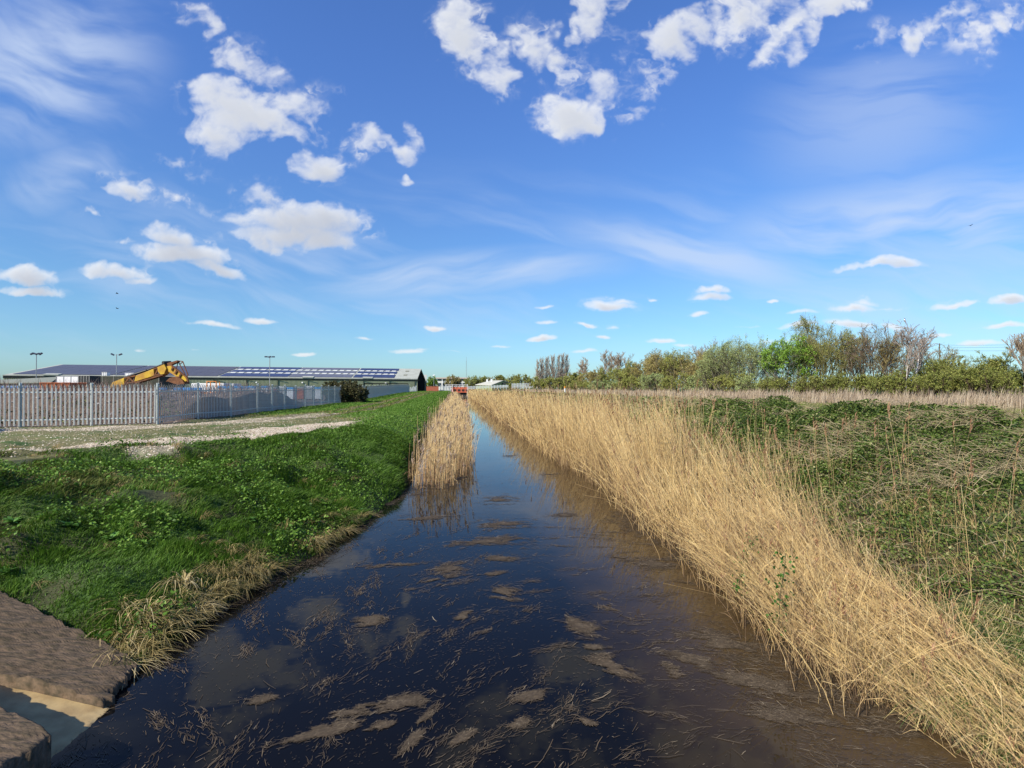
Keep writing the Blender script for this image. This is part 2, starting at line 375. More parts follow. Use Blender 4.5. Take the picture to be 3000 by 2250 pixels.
# tufts comb over in a shared local direction
h = (.04 + .36 * np.clip(tuft, 0, 1) ** 2) * RNG.uniform(.6, 1.35, n); w = .006 + .0011 * D * RNG.uniform(.5, 1.1, n)
crest = ss(-.3, 1.0, xc_(ys) - xs); h *= (1 - .75 * crest)
g = isg; rg = np.clip(RNG.beta(2, 2.6, n) * .9 + (tuft - .5) * .4, 0, .98)
cd = (vn(xs * .9, ys * .9, 97) * 1.2 - .1, -vn(xs * .9 + 9, ys * .9, 98) * .9)
def sub(k, ro=0): return blades(xs[k], ys[k], zt[k] - .01, h[k], w[k], RNG.uniform(.02, .1, k.sum()), np.clip(rg[k] + ro, 0, 1), ldir=(cd[0][k], cd[1][k]))
V, F, R_ = merge([sub(g)]); link('grass', npmesh('grass', V, F, R_), m_green, kind='stuff', label='lush green grass combed over on the left bank', cat='grass')
V, F, R_ = merge([sub(~g, -.1)]); link('weedy_grass', npmesh('weedy', V, F, R_), m_olive, kind='stuff', label='patchy olive weeds and thin grass on the near left slope', cat='grass')
# broad small leaves in the green (clover, nettles)
xs, ys = scatter(34000, -14, -1.5, 5, 30, 8, power=1.3); c = fbm(xs * .7 + 3, ys * .7, 101)
k = (xs < xl(ys)) & ~on_slab(xs, ys) & (c > .53) & (xs > xc_(ys) - .3) & (gravelm(xs, ys) < .2); xs, ys = xs[k], ys[k]; n = len(xs)
V, F, R_ = leaves(np.stack([xs, ys, terr(xs, ys) + RNG.uniform(.03, .26, n)], 1), RNG.uniform(.03, .085, n), RNG.beta(2.4, 2, n), flat=.8)
link('weeds', npmesh('weeds', V, F, R_), m_green, kind='stuff', label='low broad leaved weeds growing through the bank grass', cat='weeds')
# far left bank + verge by the fence
xs, ys = scatter_log(130000, lambda y: np.minimum(xc_(y) - 8.8, -8.0 - 0 * y) * 0 - 12.8, xl, 19, 235)
g = gravelm(xs, ys); tr = np.minimum(np.abs(xs - track(ys) - .85), np.abs(xs - track(ys) + .85))
plate = (xs < xc_(ys)) * (1 - ss(27, 36, ys + (xs + 8) * .5))
k = (RNG.random(len(xs)) > g * 1.6) & ((tr > .35) | (ys < 26) | (RNG.random(len(xs)) < .2)) & (RNG.random(len(xs)) > plate * .75)
xs, ys, plate, tr = xs[k], ys[k], plate[k], tr[k]; n = len(xs); D = dist(xs, ys)
h = (.05 + .13 * fbm(xs * .9, ys * .6, 93)) * RNG.uniform(.6, 1.3, n) * (1 - .65 * plate); w = .004 + .0011 * D
B = blades(xs, ys, terr(xs, ys) - .01, h, w, RNG.uniform(.02, .12, n), np.clip(RNG.beta(3, 2.4, n), 0, 1), ldir=(.3, -.2))
kk = np.repeat((plate > .5) | (tr < .6), 1)
def pick(B, mask, K=3):
    V = B[0][mask]; m_ = len(V); b = np.arange(m_) * K * 2; F = [np.stack([2 * q + b, 2 * q + 1 + b, 2 * q + 3 + b, 2 * q + 2 + b], 1) for q in range(K - 1)]
    return V.reshape(-1, 3), [np.concatenate(F)], B[2].reshape(-1, K * 2)[mask].ravel()
V, F, R_ = pick(B, ~kk); link('bank_grass', npmesh('bank_grass', V, F, R_), mat('bright_grass', (0, 0, 0), rnd=[(.04, .10, .01), (.07, .17, .015), (.105, .22, .02), (.15, .26, .035), (.23, .28, .07)], trans=.25, rough=.6), kind='stuff', label='short bright green grass along the far left bank', cat='grass')
V, F, R_ = pick(B, kk); link('verge_grass', npmesh('verge_grass', V, F, R_), m_olive, kind='stuff', label='worn olive turf between the stony wheel tracks', cat='grass')
# straw sedge along the near left water edge
def tussock(cx, cy, cz, n, h, spread, rng, w=.009, out=(0.5, -.2)):
    th = rng.uniform(0, 2 * PI, n); r = rng.uniform(.0, .1, n); hh = h * rng.uniform(.5, 1.1, n)
    sp = spread * rng.uniform(.4, 1.2, n); dx = np.cos(th) * sp + out[0] * h; dy = np.sin(th) * sp + out[1] * h
    K = 6; P = np.zeros((n, K, 3)); W_ = np.zeros((n, K))
    for k in range(K):
        t = k / (K - 1); P[:, k, 0] = cx + np.cos(th) * r + dx * t ** 1.3; P[:, k, 1] = cy + np.sin(th) * r + dy * t ** 1.3
        P[:, k, 2] = cz + hh * (1.9 * t - 1.75 * t ** 2.1); W_[:, k] = w * (1 - .8 * t)
    s = np.stack([-np.sin(th), np.cos(th), np.zeros(n)], 1)
    return P, W_, s
Ps, Ws, Ss, Rs = [], [], [], []
for i in range(280):
    y = 6.7 + 6.8 * RNG.random() ** 1.25; off = abs(RNG.normal(0, .38)) + .02; 
    if y > 11 and RNG.random() < .5: continue
    x = float(xl(y)) - off * (.95 if y < 8.5 else .8)
    if float(vn(y * 1.6, 3.3, 181)) < .22: continue
    P, W_, s = tussock(x, y, float(terr(x, y)), 22, RNG.uniform(.10, .34), RNG.uniform(.2, .34), RNG, w=RNG.uniform(.009, .016), out=(RNG.normal(.3, .45), RNG.normal(-.1, .5))); Ps.append(P); Ws.append(W_); Ss.append(s)
    Rs.append(np.clip(RNG.beta(2.2, 2.2, 22) + RNG.normal(0, .2), 0, 1) * (.8 if y > 8.5 else 1))
V, F, R_ = ribbons(np.concatenate(Ps), np.concatenate(Ws), np.concatenate(Ss), np.concatenate(Rs))
link('dry_sedge', npmesh('dry_sedge', V, F, R_), mat('sedge', (0, 0, 0), rnd=[(.06, .06, .02), (.17, .15, .045), (.36, .27, .1), (.55, .42, .18), (.7, .57, .3)], trans=.25, rough=.7), kind='stuff', label='drooping straw coloured sedge along the near left water edge', cat='sedge')
# scattered dry tufts higher on the slope
Ps, Ws, Ss, Rs = [], [], [], []
for i in range(230):
    y = RNG.uniform(7, 16); x = RNG.uniform(-12, -3)
    if x > xl(y) - .2 or on_slab(np.array(x), np.array(y)) or fbm(np.array(x * .6), np.array(y * .6), 111) < .45: continue
    P, W_, s = tussock(x, y, float(terr(x, y)), 22, RNG.uniform(.1, .28), .16, RNG, w=.008, out=(.6, .1)); Ps.append(P); Ws.append(W_); Ss.append(s); Rs.append(RNG.beta(2, 2, 22))
V, F, R_ = ribbons(np.concatenate(Ps), np.concatenate(Ws), np.concatenate(Ss), np.concatenate(Rs))
link('dry_tufts', npmesh('dry_tufts', V, F, R_), m_straw, kind='stuff', label='bleached dead grass tufts scattered over the near left slope', cat='dry grass')

# broad-leaved dock plants: countable
dockm = mat('dock_leaf', (.09, .22, .035), (.15, .3, .06), rough=.45, scale=20, trans=.2, spec=.5)
def dock_mesh(seed, n=15, L_=.2):
    rg = np.random.default_rng(seed); K = 6; P = np.zeros((n, K, 3)); W_ = np.zeros((n, K)); th = rg.uniform(0, 2 * PI, n); el = rg.uniform(.25, 1.2, n); le = L_ * rg.uniform(.6, 1.2, n)
    for k in range(K):
        t = k / (K - 1); P[:, k, 0] = np.cos(th) * le * t * np.cos(el * (1 - .4 * t)); P[:, k, 1] = np.sin(th) * le * t * np.cos(el * (1 - .4 * t)); P[:, k, 2] = le * (t * np.sin(el) - .35 * t * t) + .02
        W_[:, k] = le * .42 * math.sin(PI * min(1, .08 + t * .9)) ** .8
    s = np.stack([-np.sin(th), np.cos(th), np.zeros(n)], 1)
    V, F, R_ = ribbons(P, W_, s, rg.random(n)); return npmesh('dock_leaves', V, F, R_)
docks = [(735, 1530, 1.0, 'fresh green dock plant alone low on the bank grass, nearest the water edge'),
         (205, 1555, 1.4, 'big leafy dock plant on the left slope above the tufts of dead grass'),
         (330, 1600, 1.2, 'long leaved green plant drooping beside the largest dock'),
         (40, 1540, 1.2, 'pale green leafy dock at the left edge of the slope'),
         (20, 1690, 1.1, 'green broad leaved plant just above the ridged concrete slab'),
         (1060, 1500, 1.0, 'leafy green plant on the steep bank just before the left reeds'),
         (250, 1440, 1.3, 'dark leafy clump high on the left slope under the stony crest')]
def ray_ground(px, py):
    for D in np.arange(4.5, 60, .05):
        x, y = cw(px, D)
        if zz(py, D) <= float(terr(x, y)): return x, y
    return cw(px, 30)
for i, (px, py, s, lab) in enumerate(docks):
    x, y = ray_ground(px, py); o = link('dock_plant', dock_mesh(i, 16, .13 * s), dockm, label=lab, cat='plant', group='leafy plants on the left bank'); o.location = (x, y, float(terr(x, y)) + .02)

# ------------------------------------------------------------------ gravel
def pebbles(x, y, z, s, rng):
    n = len(x); base = np.array([(1, 0, 0), (-.4, .9, 0), (-.6, -.8, 0), (.1, .05, .55)], float)
    th = rng.uniform(0, 2 * PI, n); c, sn = np.cos(th), np.sin(th); V = np.zeros((n, 5, 3)); base = np.array([(1, 0, -.2), (.1, .8, -.2), (-.9, .1, -.2), (0, -.85, -.2), (.05, 0, .55)])
    b = base[None] * rng.uniform(.6, 1.2, (n, 5, 1)); V[..., 0] = x[:, None] + s[:, None] * (b[..., 0] * c[:, None] - b[..., 1] * sn[:, None]); V[..., 1] = y[:, None] + s[:, None] * (b[..., 0] * sn[:, None] + b[..., 1] * c[:, None]); V[..., 2] = z[:, None] + s[:, None] * b[..., 2]
    k = np.arange(n) * 5; F = np.concatenate([np.stack([k + i, k + (i + 1) % 4, k + 4], 1) for i in range(4)])
    return V, [F], np.repeat(rng.random(n), 5)
xs, ys = scatter(60000, -24, -3.8, 12, 36, 14, power=1.4); g = gravelm(xs, ys); plate = (xs < xc_(ys) + .3)
k = (RNG.random(len(xs)) < g + .05 * plate) & ((xs < -3.9)); xs, ys = xs[k], ys[k]
V, F, R_ = pebbles(xs, ys, terr(xs, ys) + .005, RNG.uniform(.012, .038, len(xs)), RNG)
link('gravel', npmesh('gravel', V, F, R_), mat('stones', (0, 0, 0), rnd=[(.2, .15, .1), (.36, .28, .19), (.5, .41, .29), (.58, .5, .38), (.68, .62, .5)], rough=.9), kind='stuff', label='pale stones spread along the wheel tracks', cat='gravel')

# ------------------------------------------------------------------ reeds
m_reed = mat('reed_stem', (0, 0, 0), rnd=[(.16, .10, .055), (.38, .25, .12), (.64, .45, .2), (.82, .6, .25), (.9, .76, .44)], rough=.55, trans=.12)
m_plume = mat('reed_plume', (0, 0, 0), rnd=[(.16, .075, .035), (.26, .13, .07), (.36, .2, .11), (.45, .29, .17)], rough=.9, trans=.25)
def reeds(xs, ys, zs, H, rad, lean, rng, plume_p, leafn=2, lscale=1.0):
    n = len(xs); K = 5; P = np.zeros((n, K, 3)); R_ = np.zeros((n, K))
    for k in range(K):
        t = k / (K - 1); P[:, k, 0] = xs + lean[0] * H * t ** 1.5; P[:, k, 1] = ys + lean[1] * H * t ** 1.5
        P[:, k, 2] = zs + H * (t - .18 * (lean[0] ** 2 + lean[1] ** 2) ** .5 * t * t * 1.3); R_[:, k] = rad * (1 - .5 * t)
    rn = np.clip(rng.beta(1.7, 1.5, n) * .75 + .5 * (fbm(xs * 1.5, ys * 1.1, 129) - .3), 0, 1)
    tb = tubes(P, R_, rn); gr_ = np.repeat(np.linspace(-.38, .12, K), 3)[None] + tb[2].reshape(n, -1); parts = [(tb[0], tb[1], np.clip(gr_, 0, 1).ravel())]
    # leaves leaving the stem
    for q in range(leafn):
        m_ = rng.random(n) < .8; t0 = rng.uniform(.25, .95, n)[m_]; Pm = P[m_]; nn = len(Pm)
        f = t0 * (K - 1); i0 = np.minimum(f.astype(int), K - 2); fr = (f - i0)[:, None]
        p0 = Pm[np.arange(nn), i0] * (1 - fr) + Pm[np.arange(nn), i0 + 1] * fr
        th = rng.uniform(0, 2 * PI, nn); ll = lscale * rng.uniform(.15, .4, nn); Q = np.zeros((nn, 3, 3))
        up = rng.uniform(.1, .9, nn)
        for k in range(3):
            t = k / 2; Q[:, k, 0] = p0[:, 0] + (np.cos(th) * .7 + lean[0][m_] * .5) * ll * t; Q[:, k, 1] = p0[:, 1] + (np.sin(th) * .7 + lean[1][m_] * .5) * ll * t; Q[:, k, 2] = p0[:, 2] + ll * (up * t - .5 * t * t)
        Wd = np.stack([rad[m_] * 1.7, rad[m_] * 1.5, rad[m_] * .3], 1); s = np.stack([-np.sin(th), np.cos(th), rng.uniform(-.3, .6, nn)], 1); s /= np.linalg.norm(s, axis=1, keepdims=True)
        parts.append(ribbons(Q, Wd, s, np.clip(rn[m_] * .8, 0, 1)))
    # plumes
    pm = rng.random(n) < plume_p; tip = P[pm, -1]; nn = len(tip); pl = []
    rp = rad[pm]; la = np.stack([lean[0][pm], lean[1][pm]], 1)
    for q in range(16):
        th = rng.uniform(0, 2 * PI, nn); t0 = rng.uniform(-.16, .1, nn); Q = np.zeros((nn, 3, 3)); ll = rng.uniform(.05, .13, nn) * lscale
        for k in range(3):
            t = k / 2; Q[:, k, 0] = tip[:, 0] + (np.cos(th) * .35 + .35) * ll * t + la[:, 0] * t0 * .7; Q[:, k, 1] = tip[:, 1] + np.sin(th) * .35 * ll * t + la[:, 1] * (t0) * .7; Q[:, k, 2] = tip[:, 2] + t0 + ll * (t * 1.0 - .2 * t * t)
        Wd = np.stack([rp * 1.5, rp * 3.4, rp * .6], 1); s = np.stack([-np.sin(th), np.cos(th), np.zeros(nn)], 1)
        pl.append(ribbons(Q, Wd, s, rng.random(nn)))
    return merge(parts), merge(pl)
m_pink = mat('pale_plume', (0, 0, 0), rnd=[(.24, .15, .1), (.36, .25, .17), (.48, .36, .26), (.58, .47, .36)], rough=.9, trans=.3)
m_pinkreed = mat('pale_reed', (0, 0, 0), rnd=[(.36, .2, .11), (.56, .38, .18), (.74, .55, .27), (.86, .7, .4)], rough=.6, trans=.12)
def reed_bed(nm, pnm, xs, ys, H, lean, rng, pp, lab, plab, leafn=2, ls=1.0, ms=None, mp_=None):
    D = dist(xs, ys); rad = (.0019 + .00025 * D) * rng.uniform(.65, 1.25, len(xs)); zs = np.maximum(terr(xs, ys), -.05) - .03
    A, B = reeds(xs, ys, zs, H, rad, lean, rng, pp, leafn, ls)
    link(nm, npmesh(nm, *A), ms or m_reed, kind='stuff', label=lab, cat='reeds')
    if len(B[0]): link(pnm, npmesh(pnm, *B), mp_ or m_plume, kind='stuff', label=plab, cat='reed plumes')
rr = np.random.default_rng(11)
def right_edge(y): return xr(y) - .15
def right_in(y): return xr(y) + np.interp(y, [4, 6, 7.5, 10, 14, 20, 30, 240], [1.0, 1.2, 1.45, 2.0, 2.8, 3.4, 3.9, 4.0])
xs, ys = scatter_log(46000, right_edge, right_in, 6.0, 236, rr)
s = xs - xr(ys); n = len(xs); k = rr.random(n) < (1 - .85 * ss(.55, 1.0, s / (right_in(ys) - xr(ys))))  ; xs, ys, s = xs[k], ys[k], s[k]; n = len(xs)
kd = rr.random(n) < np.interp(ys, [6, 10, 16, 25], [.55, .62, .8, .95]) * (.10 + .9 * ss(.42, .55, fbm(xs * 2.4, ys * 1.7, 125))); xs, ys, s = xs[kd], ys[kd], s[kd]; n = len(xs)
xs = xs - (rr.random(n) < .07) * rr.uniform(0, .5, n)
s = np.maximum(s, 0); H = (2.2 - .16 * np.clip(s, 0, 3.5)) * np.where(rr.random(n) < .12, rr.uniform(1.05, 1.3, n), rr.uniform(.6, 1.1, n)) * np.interp(ys, [4, 6, 8, 11, 15, 22], [.42, .52, .66, .86, 1, 1.06]) * (.72 + .56 * ss(.3, .7, fbm(xs * 1.5, ys * .9, 126)))
cl = fbm(xs * .9, ys * .5, 121)
lx = -.12 + (cl - .5) * .8 + rr.normal(0, 1, n) * np.interp(ys, [6, 14], [.22, .11]) + .05 * s; ly = np.interp(ys, [4, 7.5, 12, 25, 40], [.75, .5, .24, .1, .05]) * np.interp(s, [0, 1.2, 3], [1.1, 1, .45]) + rr.normal(0, 1, n) * np.interp(ys, [6, 14], [.3, .13]) + (fbm(xs * .9 + 7, ys * .7, 122) - .5) * .9
tx, ty, tH = rr.uniform(0, 1, n), rr.normal(0, 1, n), None
wild = (s < .5) & (rr.random(n) < .3); lx = np.where(wild, lx - rr.uniform(.0, .45, n), lx); ly = np.where(wild, rr.normal(.1, .5, n), ly); H = np.where(wild, H * .55, H)
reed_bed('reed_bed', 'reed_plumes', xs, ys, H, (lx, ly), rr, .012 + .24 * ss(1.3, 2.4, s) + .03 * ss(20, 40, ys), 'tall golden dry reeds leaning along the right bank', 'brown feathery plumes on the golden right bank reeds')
# straggling outer stems standing in the water
ya = np.exp(rr.uniform(math.log(5), math.log(60), 1500)); xa_ = xr(ya) - .1 - rr.beta(1, 2.6, 1500) * .75; nO = 1500
reed_bed('outer_reeds', 'outer_reed_plumes', xa_, ya, rr.uniform(.5, 1.5, nO), (rr.normal(.05, .38, nO), rr.normal(.25, .42, nO)), rr, .01, 'straggling reed stems standing in the water off the golden bank', 'odd plumes on reeds standing off the right bank', 1)
# near lodged litter at the right foreground
xs, ys = scatter_log(6500, right_edge, lambda y: xr(y) + np.interp(y, [3.5, 5, 8, 12], [1.0, 1.3, 1.6, 2.0]), 3.3, 9.5, rr); n = len(xs); s = np.maximum(xs - xr(ys), 0)
k = rr.random(n) < np.where(ys < 5.2, .3, .85); xs, ys, s = xs[k], ys[k], s[k]; n = len(xs)
H = rr.uniform(.35, 1.15, n) * np.interp(ys, [3.5, 5.5, 8], [.5, .8, 1]); lx = -.2 + rr.normal(0, .35, n) ; ly = .75 + rr.normal(0, .5, n)
reed_bed('fallen_reeds', 'fallen_plumes', xs, ys, H, (lx, ly), rr, .02, 'tangled fallen reed stems at the foot of the near right bank', 'loose brown plumes on the fallen reeds at lower right')
# left stand
xs, ys = scatter_log(12000, lambda y: np.interp(y, [17, 18.2, 20, 22, 30, 60, 120, 235], [-1.5, -1.65, -1.65, -1.45, -1.6, -1.9, -2.4, -3.2]), lambda y: np.interp(y, [17, 18.2, 20, 24, 60, 120, 235], [-.9, -.2, .3, .5, .4, -.6, -1.8]), 17.6, 235, rr); kl = rr.random(len(xs)) < np.interp(ys, [17, 19, 21, 26, 40], [.35, .6, .6, .6, .9]) * (.35 + .65 * ss(.38, .55, fbm(xs * 2.6, ys * 1.6, 127))); xs, ys = xs[kl], ys[kl]; n = len(xs)
xs = xs + rr.normal(0, .09, n); H = np.where(rr.random(n) < .2, rr.uniform(1.6, 2.1, n), rr.uniform(.7, 1.7, n)) * (.7 + .55 * ss(.3, .65, fbm(xs * 3, ys * 1.2, 128))) * np.interp(ys, [17.6, 18.6, 20, 22], [.62, .85, .95, 1]) * np.interp(ys, [17, 40, 235], [1, 1.05, 1.0]); sx = xs - xl(ys)
reed_bed('reed_stand', 'reed_stand_plumes', xs, ys, H, (.02 + .06 * sx * rr.random(n) + rr.normal(0, .05, n), rr.normal(0, .06, n)), rr, np.interp(ys, [17, 19, 22, 60], [.3, .25, .13, .07]), 'upright pinkish reed stand in the water beside the left bank', 'fluffy brown plumes topping the left reed stand', 1, 1.5, m_pinkreed, m_pink)
# sparse tall reeds among the brambles, individually visible: stuff
xs, ys = scatter_log(150, lambda y: xr(y) + 1.4, lambda y: xr(y) + 4.6, 5.2, 40, rr); n = len(xs)
reed_bed('lone_reeds', 'lone_reed_plumes', xs, ys, rr.uniform(1.2, 1.9, n), (rr.normal(-.03, .1, n), rr.normal(.05, .1, n)), rr, .7, 'single reed stems standing above the brambles on the right', 'tawny plumes on single reeds above the brambles', 1)

# ------------------------------------------------------------------ brambles and dry grass on the right bank
m_br = mat('bramble_leaf', (0, 0, 0), rnd=[(.018, .034, .006), (.045, .08, .012), (.085, .13, .02), (.15, .18, .04), (.36, .33, .16)], rough=.55, spec=.25, trans=.15)
def brm(x, y): return fbm(x * .8, y * .8, 131)
rb = np.random.default_rng(13)
def bx0(y): return xr(y) + np.interp(y, [4, 6, 10, 30, 100], [1.3, 1.7, 2.4, 3.2, 3.4])
xs = []; ys = []
for (a, b, nn) in ((3.4, 12, 110000), (12, 30, 150000), (30, 110, 60000)):
    x_, y_ = scatter_log(nn, bx0, lambda y: xr(y) + 11.4 + 3 * (fbm(y * .3, y * 0 + 4, 140) - .5), a, b, rb); xs.append(x_); ys.append(y_)
xs = np.concatenate(xs); ys = np.concatenate(ys); s = xs - xr(ys)
k = rb.random(len(xs)) < np.clip(.6 + .4 * ss(.34, .5, brm(xs, ys)), 0, 1) * (1 - .85 * ss(17, 31, ys + 4 * (fbm(xs * .3, ys * .3, 141) - .5) - (s - 7) * 1.2)); xs, ys, s = xs[k], ys[k], s[k]; n = len(xs)
D = dist(xs, ys); hump = (.12 + .30 * ss(.3, .75, brm(xs, ys)) + .3 * ss(.4, .7, fbm(xs * 2.3, ys * 2.3, 133))) * np.interp(s, [1, 3, 6, 12, 14], [.35, .7, 1, .8, .3]) * np.interp(ys, [3, 8, 16], [.5, .8, 1])
zl_ = terr(xs, ys) + hump * rb.random(n) ** .45
V, F, R_ = leaves(np.stack([xs, ys, zl_], 1), .026 + .0030 * D * rb.uniform(.5, 1.2, n), np.clip(rb.beta(2, 2.6, n) + (brm(xs * 3, ys * 3) - .5) * .5, 0, .97), rb, flat=.4, aspect=.75)
link('brambles', npmesh('brambles', V, F, R_), m_br, kind='stuff', label='dark green bramble thicket covering the right bank behind the reeds', cat='brambles')
# dead stems threaded through the brambles
xs, ys = scatter_log(33000, bx0, lambda y: xr(y) + 13.5, 3.4, 90, rb); d = fbm(xs * .5 + 4, ys * .5, 151); k = rb.random(len(xs)) < ss(.46, .66, d) * .85 + .06; xs, ys = xs[k], ys[k]; n = len(xs); D = dist(xs, ys)
th = rb.uniform(0, 2 * PI, n); ll = rb.uniform(.2, .85, n); K = 5; P = np.zeros((n, K, 3)); cv = rb.normal(0, .6, n); hz = rb.uniform(.1, .7, n); s = xs - xr(ys)
z0 = terr(xs, ys) + .25 * np.interp(s, [1, 5], [.2, 1])
for k in range(K):
    t = k / (K - 1); P[:, k, 0] = xs + np.cos(th + cv * t) * ll * t * .8; P[:, k, 1] = ys + np.sin(th + cv * t) * ll * t * .8; P[:, k, 2] = z0 + ll * (hz * 1.6 * t - 1.0 * hz * t * t)
V, F, R_ = tubes(P, (.0022 + .0003 * D)[:, None] * np.linspace(1, .4, K)[None], rb.beta(2, 2, n) * .8)
link('dead_stems', npmesh('dead_stems', V, F, R_), mat('dead_stem', (0, 0, 0), rnd=[(.15, .11, .06), (.28, .22, .12), (.44, .36, .21), (.62, .53, .35)], rough=.8), kind='stuff', label='pale dead stems arching through the brambles', cat='dead stems')
# sedge tussocks at the lower right corner of the bank
Ps, Ws, Ss, Rs, Gs = [], [], [], [], []
for i in range(230):
    y = rb.uniform(3.2, 6.4); x = float(xr(y)) + rb.uniform(.15, 2.4); P, W_, s_ = tussock(x, y, float(terr(x, y)), 34, rb.uniform(.2, .42), .26, rb, w=.010, out=(-.35, .1)); Ps.append(P); Ws.append(W_); Ss.append(s_)
    gr = rb.random() < .35; Rs.append(np.clip(rb.beta(3, 2, 34) * (.4 if gr else 1), 0, 1))
V, F, R_ = ribbons(np.concatenate(Ps), np.concatenate(Ws), np.concatenate(Ss), np.concatenate(Rs))
link('bank_sedge', npmesh('bank_sedge', V, F, R_), mat('bank_sedge', (0, 0, 0), rnd=[(.03, .08, .012), (.08, .15, .03), (.3, .25, .09), (.52, .4, .17), (.66, .54, .28)], trans=.2, rough=.6), kind='stuff', label='straw and green sedge tussocks in the lower right corner', cat='sedge')
# grass between: low green, olive path, pale dry strip
def strip(nm, lab, cat, n, f0, f1, y0, y1, h0, h1, m, wk, ldir=(.1, 0), pw=1.0, rn=(2, 2), thr=None, rgn=rb, lean=.12):
    xs, ys = scatter_log(n, f0, f1, y0, y1, rgn); D = dist(xs, ys); c = fbm(xs * .6, ys * .4, 161)
    if thr is not None:
        k = c > thr; xs, ys, D, c = xs[k], ys[k], D[k], c[k]
    n = len(xs); h = (h0 + (h1 - h0) * ss(.25, .75, c)) * rgn.uniform(.55, 1.2, n)
    V, F, R_ = blades(xs, ys, terr(xs, ys) - .01, h, wk * D * rgn.uniform(.6, 1.3, n) + .003, rgn.uniform(.02, lean, n), rgn.beta(*rn, n), rgn, ldir=ldir)
    link(nm, npmesh(nm, V, F, R_), m, kind='stuff', label=lab, cat=cat)
strip('path_grass', 'sunlit green grass strip behind the brambles', 'grass', 40000, lambda y: xr(y) + 10.8, lambda y: xr(y) + 18.5, 8, 200, .1, .3, mat('path_grass', (0, 0, 0), rnd=[(.07, .10, .02), (.12, .16, .03), (.18, .21, .055), (.3, .27, .11)], trans=.2), .0011)
strip('dry_grass', 'tall bleached dry grass in front of the right hedge', 'dry grass', 52000, lambda y: xr(y) + 17.2, lambda y: xr(y) + 27, 8, 220, .35, 1.25, mat('bleached_grass', (0, 0, 0), rnd=[(.2, .14, .09), (.32, .24, .16), (.45, .36, .25), (.55, .46, .34)], trans=.2), .0011, rn=(2.2, 2), lean=.25)
strip('bank_straw', 'short straw and green grass between reeds and brambles', 'dry grass', 17000, lambda y: xr(y) + .9, lambda y: xr(y) + 5.5, 3.4, 120, .1, .45, m_straw, .0008, ldir=(-.2, .3), rn=(2, 2.5), lean=.3)
strip('bank_green', 'fresh green blades at the foot of the right bank', 'grass', 16000, lambda y: xr(y) + 1.1, lambda y: xr(y) + 7, 3.4, 120, .08, .28, mat('fresh_blades', (0, 0, 0), rnd=[(.03, .07, .012), (.06, .12, .02), (.11, .17, .03)], trans=.25), .0009, ldir=(-.2, .3), thr=.47)
strip('far_turf', 'mixed green and straw grass between the far reeds and the pale strip', 'grass', 34000, lambda y: xr(y) + 3.4, lambda y: xr(y) + 13, 16, 210, .1, .5, mat('far_green', (0, 0, 0), rnd=[(.06, .12, .015), (.10, .17, .025), (.2, .21, .06), (.4, .33, .17), (.5, .41, .24)], trans=.2), .0011)

# ------------------------------------------------------------------ floating debris
rd = np.random.default_rng(17)
mats_ = [(925,1118,60,8,0),(1075,1080,45,12,.1),(1085,1132,65,11,0),(1055,1168,85,13,.2),(1085,1205,38,8,0),(850,1220,58,8,0),(940,1252,55,16,.6),(975,1228,45,14,.5),(1345,1205,26,9,0),(1420,1215,55,14,0),(1190,1025,25,6,0),(1105,985,20,4,0),(1220,1112,35,6,0),
 (1090,1280,35,15,-.5),(1000,1330,18,14,.6),(1255,1350,30,20,-.6),(1288,1398,42,17,-.3),(1325,1437,45,20,-.7),(1330,1312,30,16,-.9),(1550,1385,75,30,-.4),(1650,1480,85,28,-.5),(1500,1420,40,18,-.6),(1700,1545,70,22,-.6),(1590,1450,60,30,-.5),
 (745,1538,60,14,.35),(690,1580,70,12,.5),(720,1565,50,14,.4),(870,1515,50,16,.35),(905,1575,22,28,1),(1150,1500,35,12,.3),(840,1560,30,16,.6),(560,1510,30,8,.5),(800,1340,30,16,0),(945,1048,60,12,0),(985,1035,40,8,0),(900,1066,30,6,0),(1455,1450,14,30,-.3),(1270,1560,22,14,-.6),(1120,1560,20,10,.4),(1000,1590,20,10,.8),(1060,1240,30,8,.4)]
PP = []; LL = []; AA = []; ZZ = []
for (px, py, rx, ry, rot) in mats_:
    dy = py - 840.6; D = HC * 1180 / dy; x0, y0 = cw(px / .7373, D); a = rx / 1180 * D; b = ry / dy * D
    n = int(np.clip(5200 * (rx * ry / 900) ** .8, 700, 9000)); th = rd.uniform(0, 2 * PI, n); r = np.abs(rd.normal(0, .62, n))
    lx_, ly_ = np.cos(th) * r * a * 1.15, np.sin(th) * r * b * 1.0; c_, s_ = 1, 0
    ang0 = math.atan2(1, -1) * 0 + rot
    k_ = math.tan(rot) * .6
    x = x0 + lx_ + ly_ * 0.15; y = y0 + ly_ + lx_ * k_ * b / a * .8 + lx_ * k_ * .5
    ca, sa = math.cos(math.atan(k_ * 1.2)), math.sin(math.atan(k_ * 1.2)); xa, ya = x * ca + y * sa, -x * sa + y * ca
    f1 = .5 + (fbm(xa * 3.2, ya * 9, 171, 5) - .5) * 2.6 + .9 * (fbm(xa * 11, ya * 34, 176) - .5) + .35 * (.75 - r); kp = rd.random(n) < ss(.46, .74, f1) * .6; PP.append(np.stack([x, y], 1)[kp]); m_ = kp.sum()
    LL.append(rd.uniform(.03, .14, m_) * (.5 + D * .05)); AA.append(math.atan(k_ * 1.2) + rd.normal(0, .5, m_)); 
nb = 42000; x, y = scatter_log(nb, lambda y: xl(y), lambda y: xr(y) + .1, 3.2, 60, rd); kp = rd.random(nb) < .35 + .65 * ss(.45, .6, fbm(x, y, 172)); x, y = x[kp], y[kp]
PP.append(np.stack([x, y], 1)); LL.append(rd.lognormal(-3.95, .65, len(x))); AA.append(.6 - .35 * (x) + rd.normal(0, .5, len(x)))
